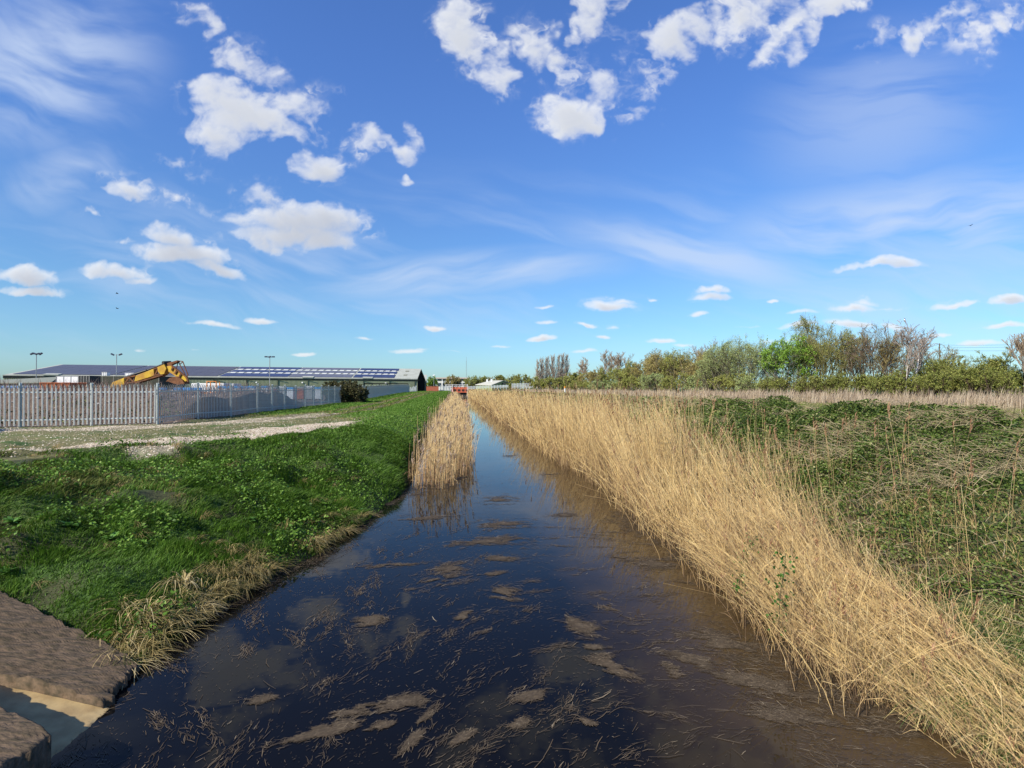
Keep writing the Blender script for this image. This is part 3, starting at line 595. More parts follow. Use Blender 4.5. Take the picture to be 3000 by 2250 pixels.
# thicker scum along both shores
x = xr(yv := np.exp(rd.uniform(math.log(3.4), math.log(14), 15000))) - rd.beta(1, 2.2, 15000) * 1.6; kp = fbm(x * 1.4, yv * .7, 173) > .47
PP.append(np.stack([x, yv], 1)[kp]); LL.append(rd.uniform(.015, .16, kp.sum())); AA.append(-.7 + rd.normal(0, .6, kp.sum()))
x = xl(yv := rd.uniform(5.6, 18, 5000)) + rd.beta(1, 3, 5000) * .5; kp = fbm(x * 1.4, yv, 174) > .5
PP.append(np.stack([x, yv], 1)[kp]); LL.append(rd.uniform(.03, .12, kp.sum())); AA.append(rd.normal(.5, .7, kp.sum()))
# loose bundles of sticks
for i in range(190):
    cx_ = rd.uniform(-3.6, 4.2); cy_ = math.exp(rd.uniform(math.log(3.7), math.log(13))); a0_ = .9 - .38 * cx_ + rd.normal(0, .3); m_ = rd.integers(15, 90); u_ = rd.normal(0, rd.uniform(.1, .32), m_); v_ = rd.normal(0, .045, m_)
    PP.append(np.stack([cx_ + u_ * math.cos(a0_) - v_ * math.sin(a0_), cy_ + u_ * math.sin(a0_) + v_ * math.cos(a0_)], 1)); LL.append(rd.uniform(.02, .13, m_)); AA.append(a0_ + rd.normal(0, .4, m_))
# a few hundred long straight stalks
n = 650; x, y = scatter_log(n, lambda y: xl(y) + .2, lambda y: xr(y) - .1, 3.6, 20, rd); kp = fbm(x * .8, y * .8, 175) > .42; x, y = x[kp], y[kp]
PP.append(np.stack([x, y], 1)); LL.append(rd.uniform(.08, .3, len(x))); AA.append(.9 - .4 * x + rd.normal(0, .45, len(x)))
pp = np.concatenate(PP); ll = np.concatenate(LL); aa = np.concatenate(AA); n = len(pp); D = dist(pp[:, 0], pp[:, 1])
inw = (pp[:, 0] > xl(pp[:, 1]) - .05) & (pp[:, 0] < xr(pp[:, 1]) + .1); pp, ll, aa, D = pp[inw], ll[inw], aa[inw], D[inw]; n = len(pp)
P = np.zeros((n, 3, 3)); bend = rd.normal(0, .12, n)
for k in range(3):
    t = k / 2 - .5; P[:, k, 0] = pp[:, 0] + np.cos(aa + bend * t * 2) * ll * t; P[:, k, 1] = pp[:, 1] + np.sin(aa + bend * t * 2) * ll * t; P[:, k, 2] = .004 + rd.uniform(0, .006, n)
side = np.stack([-np.sin(aa), np.cos(aa), np.zeros(n)], 1); wv = np.clip(.002 + .022 * ll + .0004 * D, 0, .011) * rd.uniform(.5, 1.2, n)
V, F, R_ = ribbons(P, wv[:, None] * np.array([[.6, 1, .6]]), side, rd.beta(2, 3, n))
link('floating_litter', npmesh('floating_litter', V, F, R_), mat('reed_litter', (0, 0, 0), rnd=[(.03, .02, .011), (.055, .039, .022), (.09, .065, .038), (.15, .11, .065), (.42, .34, .22)], rough=.7), kind='stuff', label='brown reed litter drifting in mats and streaks on the water', cat='litter')

# ------------------------------------------------------------------ palisade fences
galv = mat('galvanised_steel', (.56, .57, .53), (.44, .44, .42), rough=.6, metal=.0, scale=12)
galv2 = mat('galvanised_post', (.6, .64, .6), (.5, .53, .5), rough=.65, metal=.0, scale=12)  # post colour set brighter to carry sunlit edges
def pale_mesh(h=1.72, w=.062, tipped=True):
    b = MB(); xs_ = [-w / 2, -w / 4, 0, w / 4, w / 2]; ys_ = [.006, -.006, .006, -.006, .006]
    rows = [(0, 1, 0), (h - .15, 1, 0), (h - .06, .95, -.035), (h, .15, -.075)]
    vs = [(x * s, y * s + dy, z) for z, s, dy in rows for x, y in zip(xs_, ys_)]
    vb = [(x, y + .004, z) for x, y, z in vs]; n = len(vs)
    fs = [(r * 5 + i, r * 5 + i + 1, r * 5 + i + 6, r * 5 + i + 5) for r in range(3) for i in range(4)]
    b.add(vs, fs); b.add(vb, [f[::-1] for f in fs]); return b.mesh('pale')
PALE = pale_mesh(); PALE.materials.append(galv)
POST = MB().box(-.05, .05, -.003, .003, -.3, 1.85).box(-.004, .004, -.05, .05, -.3, 1.85).box(-.05, .05, .047, .053, -.3, 1.85).mesh('post'); POST.materials.append(galv2)
def palisade(name, label, p, q, npost, step, z0f, maxpale=100, group='palisade fences round the yard', postw=True, posts_start=True):
    p = np.array(p, float); q = np.array(q, float); d = q - p; Lf = np.linalg.norm(d); d /= Lf; rz = math.atan2(d[1], d[0])
    t = thing(name, label, 'fence', (p[0], p[1], 0), 0, group)
    def ob(nm, me, s, off=0, h=None, extra=0):
        o = bpy.data.objects.new(nm, me); C.objects.link(o); o.parent = t; x, y = d * s + np.array([-d[1], d[0]]) * off
        o.location = (x, y, float(z0f(s)) + extra); o.rotation_euler = (0, 0, rz); return o
    for i in range(npost):
        s = Lf * i / (npost - 1); 
        if i or posts_start: ob('post', POST, s, .05)
    for zr in (.3, 1.45):
        m_ = MB()
        for i in range(npost - 1):
            a, b_ = Lf * i / (npost - 1), Lf * (i + 1) / (npost - 1)
            m_.bar((d[0] * a, d[1] * a, z0f(a) + zr), (d[0] * b_, d[1] * b_, z0f(b_) + zr), .012, .05)
        m_.build('rail', galv2, t)
    n = int(Lf / step); ss_ = [(i + .5) * step for i in range(n)]
    near = sorted(range(n), key=lambda i: np.hypot(*(p + d * ss_[i])))[:maxpale]
    for i in near:
        o = ob('pale', PALE, ss_[i], -.02, extra=.06 + random.Random(i).uniform(-.012, .012)); o.rotation_euler.y = random.Random(i + 5).gauss(0, .004)
    rest = [i for i in range(n) if i not in set(near)]
    if rest:
        b = np.array([v.co[:] for v in PALE.vertices]); fc = np.array([list(f.vertices) for f in PALE.polygons]); c_, s_ = math.cos(rz), math.sin(rz)
        br = np.stack([b[:, 0] * c_ - b[:, 1] * s_, b[:, 0] * s_ + b[:, 1] * c_, b[:, 2]], 1)
        V = np.stack([br + np.array([*(d * ss_[i]), z0f(ss_[i]) + .06]) for i in rest]); F = np.concatenate([fc + k * len(b) for k in range(len(rest))])
        link('pales', npmesh('pales', V, F), galv, t, kind='stuff')
    return t
random.seed(3)
zA = lambda p, q: (lambda s: float(terr(*(np.array(p) + (np.array(q) - np.array(p)) * s / np.linalg.norm(np.array(q) - np.array(p))))))
palisade('palisade_fence', 'grey steel palisade fence run facing the camera at the far left', FA, FB, int(round(np.linalg.norm(FB - FA) / 2.72)) + 1, .153, zA(FA, FB))
palisade('palisade_fence', 'grey palisade fence run turning away from the corner post along the gravel', FB, FCc, 4, .153, zA(FB, FCc), posts_start=False)
palisade('palisade_fence', 'long grey palisade fence running past the dark round bush to the warehouse', FCc, FD, 40, .153, zA(FCc, FD), posts_start=False)

# ------------------------------------------------------------------ buildings
def pt(px, D, z): x, y = cw(px, D); return np.array([x, y, z])
green_wall = mat('olive_cladding', (.36, .38, .24), (.32, .34, .21), rough=.6, scale=.3)
dark_trim = mat('dark_green_trim', (.02, .03, .025), rough=.5)
roof_pale = mat('pale_roof_sheet', (.42, .43, .36), (.36, .37, .31), rough=.6, scale=.5)
solar = mat('solar_glass', (.045, .058, .12), (.035, .045, .10), rough=.3, scale=.6, spec=.4); solar3 = mat('dusk_solar_glass', (.085, .085, .10), (.075, .075, .09), rough=.35, scale=.6, spec=.3); solar2 = mat('grey_solar_glass', (.13, .135, .165), (.11, .115, .14), rough=.35, scale=.6, spec=.4)
skyl = mat('rooflight_plastic', (.75, .76, .66), rough=.5)
black_m = mat('black_finish_and_shade', (.006, .007, .007), rough=.95, spec=.02)  # on the warehouse gable, shade of the unlit side put into the colour
white_m = mat('white_paint', (.7, .71, .7), (.6, .6, .6), rough=.5, scale=1.5)
wh = thing('warehouse', 'long low green warehouse with solar panels covering its pale roof', 'warehouse', (0, 0, 0))
E0 = pt(8, 155, 7.25); E1 = pt(1223, 208, 7.1); R0 = pt(177, 173, 11.0); R1 = pt(1234, 220, 11.35); B1 = pt(1247, 232, 7.05); B0 = pt(330, 191, 7.1)
gz = 2.0
def at_roof(u, v, lift=0):
    """u along 0..1, v eave->ridge"""
    a = E0 * (1 - u) + E1 * u; b = R0 * (1 - u) + R1 * u; p = a * (1 - v) + b * v; return p + np.array([0, -.03, 1]) * lift
f0 = lambda p, z=gz: np.array([p[0], p[1], z])
w_ = MB()
inset = np.array([.0, .16, 0])
nR = 300                                               # profiled cladding ribs
for i in range(nR):
    u0, u1 = i / nR, (i + .5) / nR; a = E0 * (1 - u0) + E1 * u0 + inset; b = E0 * (1 - u1) + E1 * u1 + inset; c = E0 * (1 - (i + 1) / nR) + E1 * (i + 1) / nR + inset; o_ = np.array([0, -.12, 0])
    w_.quad(f0(a), f0(b), b - [0, 0, .1], a - [0, 0, .1]); w_.quad(f0(b), f0(b + o_), b + o_ - [0, 0, .1], b - [0, 0, .1]); w_.quad(f0(b + o_), f0(c + o_), c + o_ - [0, 0, .1], b + o_ - [0, 0, .1]); w_.quad(f0(c + o_), f0(c), c - [0, 0, .1], c + o_ - [0, 0, .1])
w_.quad(f0(E0 + inset), f0(B0), B0, E0 + inset); w_.quad(f0(B0), f0(B1), B1, B0); w_.build('wall', green_wall, wh)
g_ = MB(); e1 = E1 + inset + [-.3, 0, 0]; b1 = B1 + [-.3, 0, 0]; r1 = R1 + [-.3, 0, 0]
g_.add([f0(e1), f0(b1), b1, r1 - [0, 0, .2], e1], [(0, 1, 2, 3, 4)]); g_.add([f0(E0 + inset), E0 + inset, R0 - [0, 0, .2], B0, f0(B0)], [(0, 1, 2, 3, 4)]); g_.build('gable_wall', black_m, wh, label='gable end wall with its shade painted black')
r_ = MB()
for i in range(40):
    for j in range(6): r_.quad(at_roof(i / 40, j / 6), at_roof((i + 1) / 40, j / 6), at_roof((i + 1) / 40, (j + 1) / 6), at_roof(i / 40, (j + 1) / 6))
    a_, b_ = E0 + (E1 - E0) * i / 40 - [0, 0, .1], E0 + (E1 - E0) * (i + 1) / 40 - [0, 0, .1]; r_.quad(at_roof(i / 40, 0), at_roof((i + 1) / 40, 0), b_, a_)
r_.slab(R0, R1, B1, B0, (0, 0, -.18)); rf_ = r_.build('roof', roof_pale, wh)
MB().slab(E0 + [0, -.12, .02], E1 + [0, -.12, .02], E1 + [0, -.12, -.28], E0 + [0, -.12, -.28], (0, .11, 0)).build('gutter', roof_pale, wh)
MB().slab(E0 + inset + [0, -.16, -.3], E1 + inset + [0, -.16, -.3], E1 + inset + [0, -.16, -.95], E0 + inset + [0, -.16, -.95], (0, .03, 0)).build('eave_band', dark_trim, wh)
for i in range(13):
    u = .04 + i * .0793; p = E0 * (1 - u) + E1 * u; MB().bar(p + [0, -.07, -.9], f0(p + np.array([0, -.07, 0])), .16).bar(p + [1.6, -.1, -.35], p + [0, -.07, -.9], .13).build('downpipe', dark_trim, wh)
for k, v in enumerate(((.05, .33), (.43, .64), (.74, .95))):   # three bands of panels on the right part, two big fields on the left
    for (u0, u1) in ((.445, .617), (.62, .795), (.80, .925)):
        a = MB(); [a.slab(at_roof(u0 + (u1 - u0) * q / 6, v[0], .14), at_roof(u0 + (u1 - u0) * (q + 1) / 6 - .0004, v[0], .14), at_roof(u0 + (u1 - u0) * (q + 1) / 6 - .0004, v[1], .14), at_roof(u0 + (u1 - u0) * q / 6, v[1], .14), (0, 0, -.06)) for q in range(6)]; a.build('solar_array', solar if u0 > .7 or u0 < .5 else solar2, rf_)
for (u0, u1) in ((.012, .205), (.21, .44)):
    a = MB()
    for q in range(8):
        for (va, vb_) in ((.05, .34), (.345, .64), (.645, .95)): ua, ub = u0 + (u1 - u0) * q / 8, u0 + (u1 - u0) * (q + 1) / 8 - .0003; a.slab(at_roof(ua, va, .14), at_roof(ub, va, .14), at_roof(ub, vb_, .14), at_roof(ua, vb_, .14), (0, 0, -.06))
    a.build('solar_array', solar3, rf_)
for v0, v1 in ((.338, .423), (.648, .733)):
    for i in range(23):
        u = .452 + i * .0206; MB().slab(at_roof(u, v0, .16), at_roof(u + .0135, v0, .16), at_roof(u + .0135, v1, .16), at_roof(u, v1, .16), (0, 0, -.1)).build('rooflight', skyl, rf_)
for v0 in (.3, .68):
    MB().slab(at_roof(.95, v0, .05), at_roof(.962, v0, .05), at_roof(.962, v0 + .09, .05), at_roof(.95, v0 + .09, .05), (0, 0, -.03)).build('rooflight', mat('dark_light', (.2, .2, .14)), rf_)
for u in (.075, .66, .83):
    MB().slab(at_roof(u, -.02, .35), at_roof(u + .03, -.02, .35), at_roof(u + .03, .06, .35), at_roof(u, .06, .35), (0, 0, -.3)).build('vent_hood', roof_pale, rf_)
for u in (.3, .42, .54, .66, .78, .9):
    p = E0 * (1 - u) + E1 * u; MB().box(p[0] - .25, p[0] + .25, p[1] - .2, p[1] + .03, p[2] - 1.9, p[2] - 1.5).build('wall_lamp', white_m, wh)
# second gabled shed behind
w2 = thing('shed', 'pale roofed gabled shed just behind the shaded warehouse gable', 'shed', (0, 0, 0))
a, b, c, d = pt(1212, 262, 7.0), pt(1249, 262, 7.2), pt(1251, 275, 10.4), pt(1212, 275, 10.4)
MB().slab(a, b, c, d, (0, 0, -.2)).build('roof', roof_pale, w2)
MB().add([f0(a + [0, .5, 0]), f0(b + [-.3, .5, 0]), b + [-.3, .5, -.15], a + [0, .5, -.15], f0(pt(1250, 285, 0)), pt(1250, 285, 7), c - [.3, 0, .25]], [(0, 1, 2, 3), (1, 4, 5, 6, 2)]).build('wall', black_m, w2)

# low barn at the left in front of the warehouse
lb = thing('barn', 'low shed with a sloping grey green roof left of the white container', 'barn', (0, 0, 0))
a, b, c, d = pt(-160, 95, zz(1124, 95)), pt(150, 98, zz(1120, 98)), pt(172, 106, zz(1103, 106)), pt(90, 107, zz(1112, 107))
c = pt(172, 106, zz(1104, 106)); d = pt(-60, 106, zz(1116, 106))
MB().slab(a, b, c, d, (0, 0, -.15)).build('roof', mat('grey_green_roof', (.25, .26, .2), (.2, .21, .16), rough=.7), lb)
a2, b2, c2, d2 = [p + [0, .3, -.18] for p in (a, b, c, d)]
MB().add([f0(a2), f0(b2), b2, a2, f0(c2), c2, f0(d2), d2], [(0, 1, 2, 3), (1, 4, 5, 2), (4, 6, 7, 5), (6, 0, 3, 7)]).build('wall', mat('cream_wall', (.4, .4, .33)), lb)
def crate_box(name, lab, cat, px0, px1, D, py0, py1, m, depth=2.4, trim=None, zb=None, group=None, ribs=3):
    x0, y0 = cw(px0, D); x1, y1 = cw(px1, D); w = math.hypot(x1 - x0, y1 - y0); zt_ = zz(py0, D); zb = zz(py1, D) if zb is None else zb
    t = thing(name, lab, cat, (x0, y0, zb), math.atan2(y1 - y0, x1 - x0), group); H = zt_ - zb
    MB().box(.03, w - .03, .03, depth, .05, H).build('body', m, t, bevel=.02)
    fr = MB()
    for i in range(ribs + 1):
        x = .0 + (w - .08) * i / ribs; fr.box(x, x + .08, -.02, .029, 0, H + .03)
    fr.build('frame', trim or m, t); MB().box(0, w, -.025, depth + .02, H + .031, H + .09).build('lid', trim or m, t); return t
grey = mat('grey_metal', (.32, .34, .34), rough=.6); drk = mat('dark_metal', (.03, .035, .035), rough=.7); orange = mat('orange_steel', (.42, .12, .03), (.22, .06, .025), rough=.75, scale=2, bump=.2)
blue = mat('blue_wrap', (.03, .2, .55), (.05, .3, .65), rough=.4, scale=2); wrap = mat('white_wrap', (.6, .63, .66), (.45, .5, .55), rough=.5, scale=2, bump=.3)
crate_box('storage_container', 'white panelled container raised beside the dark tank', 'container', 164, 229, 88, 1103, 1140, white_m, trim=grey, zb=2.0)
crate_box('water_tank', 'dark slatted tank between the white container and the dark shed', 'tank', 229, 262, 88, 1102, 1140, drk, trim=mat('tank_rim', (.3, .3, .28)), zb=2.0, ribs=4)
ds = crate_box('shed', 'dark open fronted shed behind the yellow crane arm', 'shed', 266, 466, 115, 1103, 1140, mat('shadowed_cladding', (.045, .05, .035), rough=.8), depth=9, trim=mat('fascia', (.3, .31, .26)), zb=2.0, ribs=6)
# units on the shed roofs
crate_box('roof_unit', 'small white air unit standing on the dark shed left of the crane arm', 'air unit', 297, 313, 118, 1091, 1101, white_m, 1, trim=grey, zb=zz(1100.5, 115))
crate_box('roof_cabin', 'white flat cabin top behind the lower crane arm', 'cabin', 366, 392, 118, 1094, 1101, white_m, 2, trim=white_m, zb=zz(1100.5, 115))
# open skip
def skip(lab, px0, px1, D, py0, py1, m, group=None):
    x0, y0 = cw(px0, D); x1, y1 = cw(px1, D); w = math.hypot(x1 - x0, y1 - y0); zb = zz(py1, D); H = zz(py0, D) - zb
    t = thing('skip', lab, 'skip', (x0, y0, zb), math.atan2(y1 - y0, x1 - x0), group)
    b = MB(); o = .12 * w; q = .9
    b.slab((o, 0, 0), (w - o, 0, 0), (w, 0, H), (0, 0, H), (0, .06, 0)); b.slab((o, 1.6, 0), (w - o, 1.6, 0), (w, 1.6, H), (0, 1.6, H), (0, .06, 0))
    b.slab((o, .061, 0), (o, 1.599, 0), (0, 1.599, H), (0, .061, H), (.06, 0, 0)); b.slab((w - o, .061, 0), (w - o, 1.599, 0), (w, 1.599, H), (w, .061, H), (-.06, 0, 0)); b.box(o + .07, w - o - .07, .061, 1.599, .01, .06); b.build('tub', m, t)
    r = MB(); r.bar((-.03, -.03, H), (w + .03, -.03, H), .08); r.bar((-.03, 1.69, H), (w + .03, 1.69, H), .08)
    for i in range(5): x = o + (w - 2 * o) * i / 4; r.bar((x, -.04, .03), (x + (x - w / 2) * .3, -.04, H - .05), .07)
    r.build('rim', m, t); return t
skip('rusty orange skip behind the left fence run', 118, 206, 44, 1122, 1160, orange)
skip('orange box skip half hidden beside the crane arm base', 215, 262, 48, 1132, 1158, mat('orange_paint', (.5, .22, .04), (.35, .13, .03), rough=.7))
# wrapped pallets
def pallet(lab, px, D, py0, wpx, top, body, group, zb=None):
    x0, y0 = cw(px, D); w = wpx / 1600 * D; zt_ = zz(py0, D); zb = float(terr(x0, y0)) if zb is None else zb; H = max(zt_ - zb, .5)
    t = thing('pallet_stack', lab, 'pallet', (x0, y0, zb), random.uniform(-.1, .1), group)
    MB().box(-w / 2, w / 2, 0, w * .8, .12, H - .25).build('load', body, t, bevel=.04); MB().box(-w / 2 - .02, w / 2 + .02, -.02, w * .8 + .02, H - .249, H).build('cover', top, t, bevel=.03)
    b = MB(); [b.box(x, x + .1, 0, w * .8, 0, .119) for x in (-w / 2, -.05, w / 2 - .1)]; b.build('base', mat('pallet_wood', (.3, .2, .1)), t)
G1 = 'blue topped pallet stacks at the left end of the yard'
for i, px in enumerate((2, 26, 50, 74, 98)): pallet('blue topped pallet stack behind the fence left of the rusty skip', px, 52, 1131, 23, blue, mat('brown_load', (.2, .13, .1)) if i % 2 else wrap, G1)
G2 = 'blue wrapped pallet stacks round the crane base'
for i, px in enumerate((238, 292, 305, 322)): pallet('small blue wrapped pallet stack at the foot of the crane arm', px, 50, 1133 + 3 * (i % 2), 15, blue, blue, G2)
G3 = 'white bulk bags with blue tops in the yard'
for i, px in enumerate((650, 672, 694, 716, 738)): pallet('white bulk bag with a blue top behind the fence right of the orange dumper', px, 56, 1131 + (i % 2), 21, blue, wrap, G3, zb=1.6)
G4 = 'white and blue sacks near the gravel corner'
for i, px in enumerate((470, 520, 545, 575)): pallet('low white sack stack behind the fence just right of the corner post', px, 52, 1136, 20, blue, wrap, G4, zb=1.8)
G5 = 'small pale stacks beside the dark bush'
for i, px in enumerate((775, 800, 828, 850, 880, 905, 932)): pallet('small coloured stack seen through the fence left of the dark bush', px, 70, 1131 + (i * 3 % 5), 19, (blue, grey, wrap)[i % 3], (wrap, orange, grey)[i % 3], G5, zb=1.8)
# white box trailers
def trailer(lab, px0, px1, D, py0, py1):
    x0, y0 = cw(px0, D); x1, y1 = cw(px1, D); w = math.hypot(x1 - x0, y1 - y0); t = thing('trailer', lab, 'trailer', (x0, y0, 1.4), math.atan2(y1 - y0, x1 - x0), None); H = zz(py0, D) - 1.4
    MB().box(0, w, 0, 2.4, .9, H).build('box_body', white_m, t, bevel=.04); MB().box(.3, w - .3, .1, 2.3, .7, .89).build('chassis', drk, t)
    for x in (w * .72, w * .88):
        for y in (.05, 2.1): MB().bar((x, y, .45), (x, y + .28, .45), .9, seg=14).build('wheel', drk, t)
trailer('long low white trailer roof behind the fence beside the orange dumper', 560, 655, 80, 1123, 1140)
trailer('white box trailer right of the orange dumper before the long green wall', 657, 684, 84, 1124, 1140)
# dumper with roll bar
D = 50; x0, y0 = cw(603, D); dm = thing('dumper', 'small orange dumper with a square roll bar behind the fence', 'dumper', (x0, y0, 1.75), -.1)
oy = mat('orange_machine', (.6, .22, .03), (.45, .15, .03), rough=.5, scale=3)
MB().bar((.1, 0, .9), (.1, 0, 2.15), .07).bar((.95, 0, .9), (.95, 0, 2.15), .07).bar((.06, 0, 2.15), (.99, 0, 2.15), .07).bar((.1, .6, .9), (.1, .6, 2.15), .07).bar((.95, .6, .9), (.95, .6, 2.15), .07).bar((.1, .04, 2.15), (.1, .6, 2.15), .05).bar((.95, .04, 2.15), (.95, .6, 2.15), .05).build('roll_bar', oy, dm)
MB().prism([(-.3, .5), (1.2, .5), (1.3, .9), (.8, 1.15), (0, 1.15), (-.3, .95)], -.2, .8).build('body', oy, dm, bevel=.03)
MB().prism([(-1.4, .9), (-1.1, .5), (-.45, .5), (-.4, 1.2), (-1.5, 1.2)], -.3, .9).build('hopper', oy, dm, bevel=.03)
for x in (-.9, .8):
    for y in (-.5, .85): MB().bar((x, y, .4), (x, y + .25, .4), .8, seg=16).build('wheel', drk, dm)

# ------------------------------------------------------------------ crane excavator arm
yel = mat('worn_yellow_paint', (.55, .36, .025), (.38, .2, .03), rough=.6, scale=1.6, bump=.25); rust = mat('rusty_steel', (.2, .085, .035), (.11, .05, .025), rough=.85, scale=4, bump=.3)
D = 44; X0, Y0 = cw(300, D); XA = np.array(cw(600, D)) - [X0, Y0]; ang = math.atan2(XA[1], XA[0]); ex = thing('excavator', 'old yellow excavator with rusty folded arm raised above the fence', 'excavator', (X0, Y0, 1.2), ang)
S_ = D / 1600
def e(px, py, y=0): return ((px - 300) * S_, y, zz(py, D) - 1.2)
# main boom: two side plates with open lattice bays
lo = [(322, 1146), (370, 1124), (402, 1119), (478, 1096), (492, 1087)]; up = [(336, 1130), (369, 1106), (398, 1104), (464, 1074), (486, 1070)]
def plate(name, pts, y0, y1, m): return MB().prism([(e(a, b)[0], e(a, b)[2]) for a, b in pts], y0, y1).build(name, m, ex, bevel=.015)
plate('boom_foot', [(318, 1160), (345, 1152), (371, 1125), (371, 1107), (338, 1120), (326, 1136)], -.3, .3, yel)
plate('boom_box', [(400, 1119), (458, 1101), (456, 1081), (404, 1101)], -.28, .28, yel)
lat = MB()
for (a, b) in (((371, 1124), (402, 1119)), ((371, 1108), (404, 1101)), ((456, 1101), (484, 1094)), ((456, 1082), (472, 1076)), ((373, 1123), (385, 1107)), ((385, 1107), (398, 1119)), ((460, 1100), (470, 1080)), ((402, 1122), (484, 1098))):
    for y in (-.25, .25): lat.bar(e(*a, y), e(*b, y), .1)
lat.build('boom_lattice', rust, ex)
plate('knuckle', [(468, 1076), (488, 1068), (494, 1080), (488, 1096), (478, 1098), (470, 1090)], -.32, .32, yel)
plate('dipper', [(492, 1074), (504, 1072), (546, 1104), (552, 1116), (543, 1119), (496, 1088)], -.2, .2, yel)
lat = MB()
for (a, b) in (((506, 1070), (552, 1106)), ((552, 1106), (556, 1119)), ((512, 1074), (508, 1086)), ((524, 1084), (518, 1096)), ((536, 1094), (530, 1106))): lat.bar(e(*a, -.23), e(*b, -.23), .11)
lat.build('dipper_frame', rust, ex)
plate('arm_head', [(486, 1074), (494, 1064), (522, 1056), (524, 1061), (504, 1070), (494, 1078)], -.18, .18, rust)
lk = MB()
for (a, b) in (((521, 1057), (535, 1059)), ((535, 1059), (551, 1100)), ((522, 1060), (542, 1098)), ((522, 1058), (515, 1086)), ((534, 1061), (526, 1068)), ((551, 1098), (543, 1112))): lk.bar(e(*a, 0), e(*b, 0), .075, seg=6)
lk.build('linkage', rust, ex)
MB().bar(e(372, 1104), e(430, 1085), .2, seg=10).bar(e(430, 1085), e(486, 1064), .13, seg=10).build('hydraulic_ram', mat('black_ram', (.01, .012, .012), rough=.4), ex)
MB().bar(e(484, 1064, -.3), e(492, 1062, .3), .3, seg=10).build('pivot', drk, ex)
MB().bar(e(398, 1118, .3), e(420, 1106, .3), .12, seg=8).bar(e(420, 1106, .3), e(466, 1084, .3), .08, seg=8).build('hydraulic_ram', rust, ex)
plate('bucket', [(494, 1119), (505, 1108), (524, 1103), (534, 1108), (543, 1114), (549, 1124), (530, 1128), (512, 1122), (500, 1118)], -.4, .4, rust)
MB().box(-.6, 1.4, -1.1, 1.1, .75, 1.7).build('engine_house', orange, ex, bevel=.05)
cb = MB().box(.5, 1.4, -1.15, -.3, 1.72, 2.05).build('cab', yel, ex, bevel=.04)
for y in (-1.2, .8):
    MB().prism([(-1.2, .2), (-.95, 0), (1.6, 0), (1.85, .2), (1.85, .5), (1.6, .72), (-.95, .72), (-1.2, .5)], y, y + .45).build('track', drk, ex, bevel=.03)

# ------------------------------------------------------------------ floodlight masts
polem = mat('pole_steel', (.35, .38, .38), rough=.5, metal=.3); lampm = mat('lamp_body', (.05, .06, .09), rough=.3)
def mast(lab, px, D, py, nl, rzl, H2=0, group='yard floodlight masts'):
    x, y = cw(px, D); t = thing('floodlight_mast', lab, 'floodlight', (x, y, 1.8), 0, group); H = zz(py, D) - 1.8; r = .00042 * D * 1.4
    MB().bar((0, 0, 0), (0, 0, H), r * 2.2, seg=8).build('pole', polem, t); cb_ = MB().bar((-.75, 0, H - .15), (.75, 0, H - .15), .07).build('crossbar', polem, t)
    for i in range(nl):
        xx = -.8 + 1.6 * i / (nl - 1); a = rzl[i]; c_, s_ = math.cos(a), math.sin(a); P4 = [(xx + c_ * u - s_ * v, H - .05 + s_ * u + c_ * v) for u, v in ((-.34, -.13), (.34, -.13), (.3, .16), (-.3, .16))]
        MB().prism(P4, -.25 + .05 * i, .1 + .05 * i).build('lamp_head', lampm, cb_, bevel=.02)
mast('tall floodlight mast furthest left with four lamp heads', 106, 115, 1036, 4, (.5, -.4, .3, .6))
mast('floodlight mast with two lamp heads beside the solar roof', 341, 118, 1038, 2, (-.5, .4))
mast('floodlight mast with three lamp heads in front of the long green wall', 790, 128, 1045, 3, (0, .2, 0))
x, y = cw(1271, 300); sl = thing('street_lamp', 'small lamp post with a pale round head right of the warehouse', 'street lamp', (x, y, 2.2)); MB().bar((0, 0, 0), (0, 0, 8.2), .22, seg=6).build('pole', polem, sl); MB().bar((-.5, 0, 8.3), (.5, 0, 8.6), .7, seg=8).build('lamp_head', white_m, sl)

# black canopy frame, yellow skip in red frame near warehouse end
D = 150; cf = thing('canopy_frame', 'long black steel frame against the warehouse wall right of the bush', 'frame', (0, 0, 0)); b = MB()
for px in (1067, 1090, 1112, 1135, 1156): b.bar(pt(px, D, 2), pt(px, D, zz(1124, D)), .2)
b.bar(pt(1067, D, zz(1124, D)), pt(1196, D, zz(1125, D)), .25); b.bar(pt(1196, D, 2), pt(1196, D, zz(1125, D)), .2); b.build('frame', black_m, cf)
ys_ = crate_box('waste_container', 'bright yellow container with a red frame at the far end of the fence', 'container', 1164, 1190, 146, 1129, 1140, mat('yellow_paint', (.75, .5, .02), rough=.5), trim=mat('red_paint', (.5, .04, .02), rough=.5), zb=2.2, ribs=1)
MB().bar((-.4, -.1, 0), (-.4, -.1, 1.75), .28).bar((2.75, -.1, 0), (2.75, -.1, 1.75), .28).bar((-.54, -.1, 1.8), (2.9, -.1, 1.8), .28).build('red_frame', mat('red_steel', (.5, .04, .02)), ys_)
# brick wall + gate by the warehouse
D = 190; brick = mat('red_brick', (.33, .1, .055), (.25, .075, .045), rough=.9, scale=3)
bwm = thing('brick_wall', 'low red brick wall between the warehouse and the canal gate', 'wall', (0, 0, 0)); MB().slab(pt(1249, D, 2.2), pt(1285, D, 2.2), pt(1285, D, zz(1132.5, D)), pt(1249, D, zz(1132.5, D)), (0, .25, 0)).build('wall', brick, bwm); MB().slab(pt(1249, D - .1, zz(1132.3, D)), pt(1285, D - .1, zz(1132.3, D)), pt(1285, D - .1, zz(1131.5, D)), pt(1249, D - .1, zz(1131.5, D)), (0, .5, 0)).build('coping', brick, bwm)

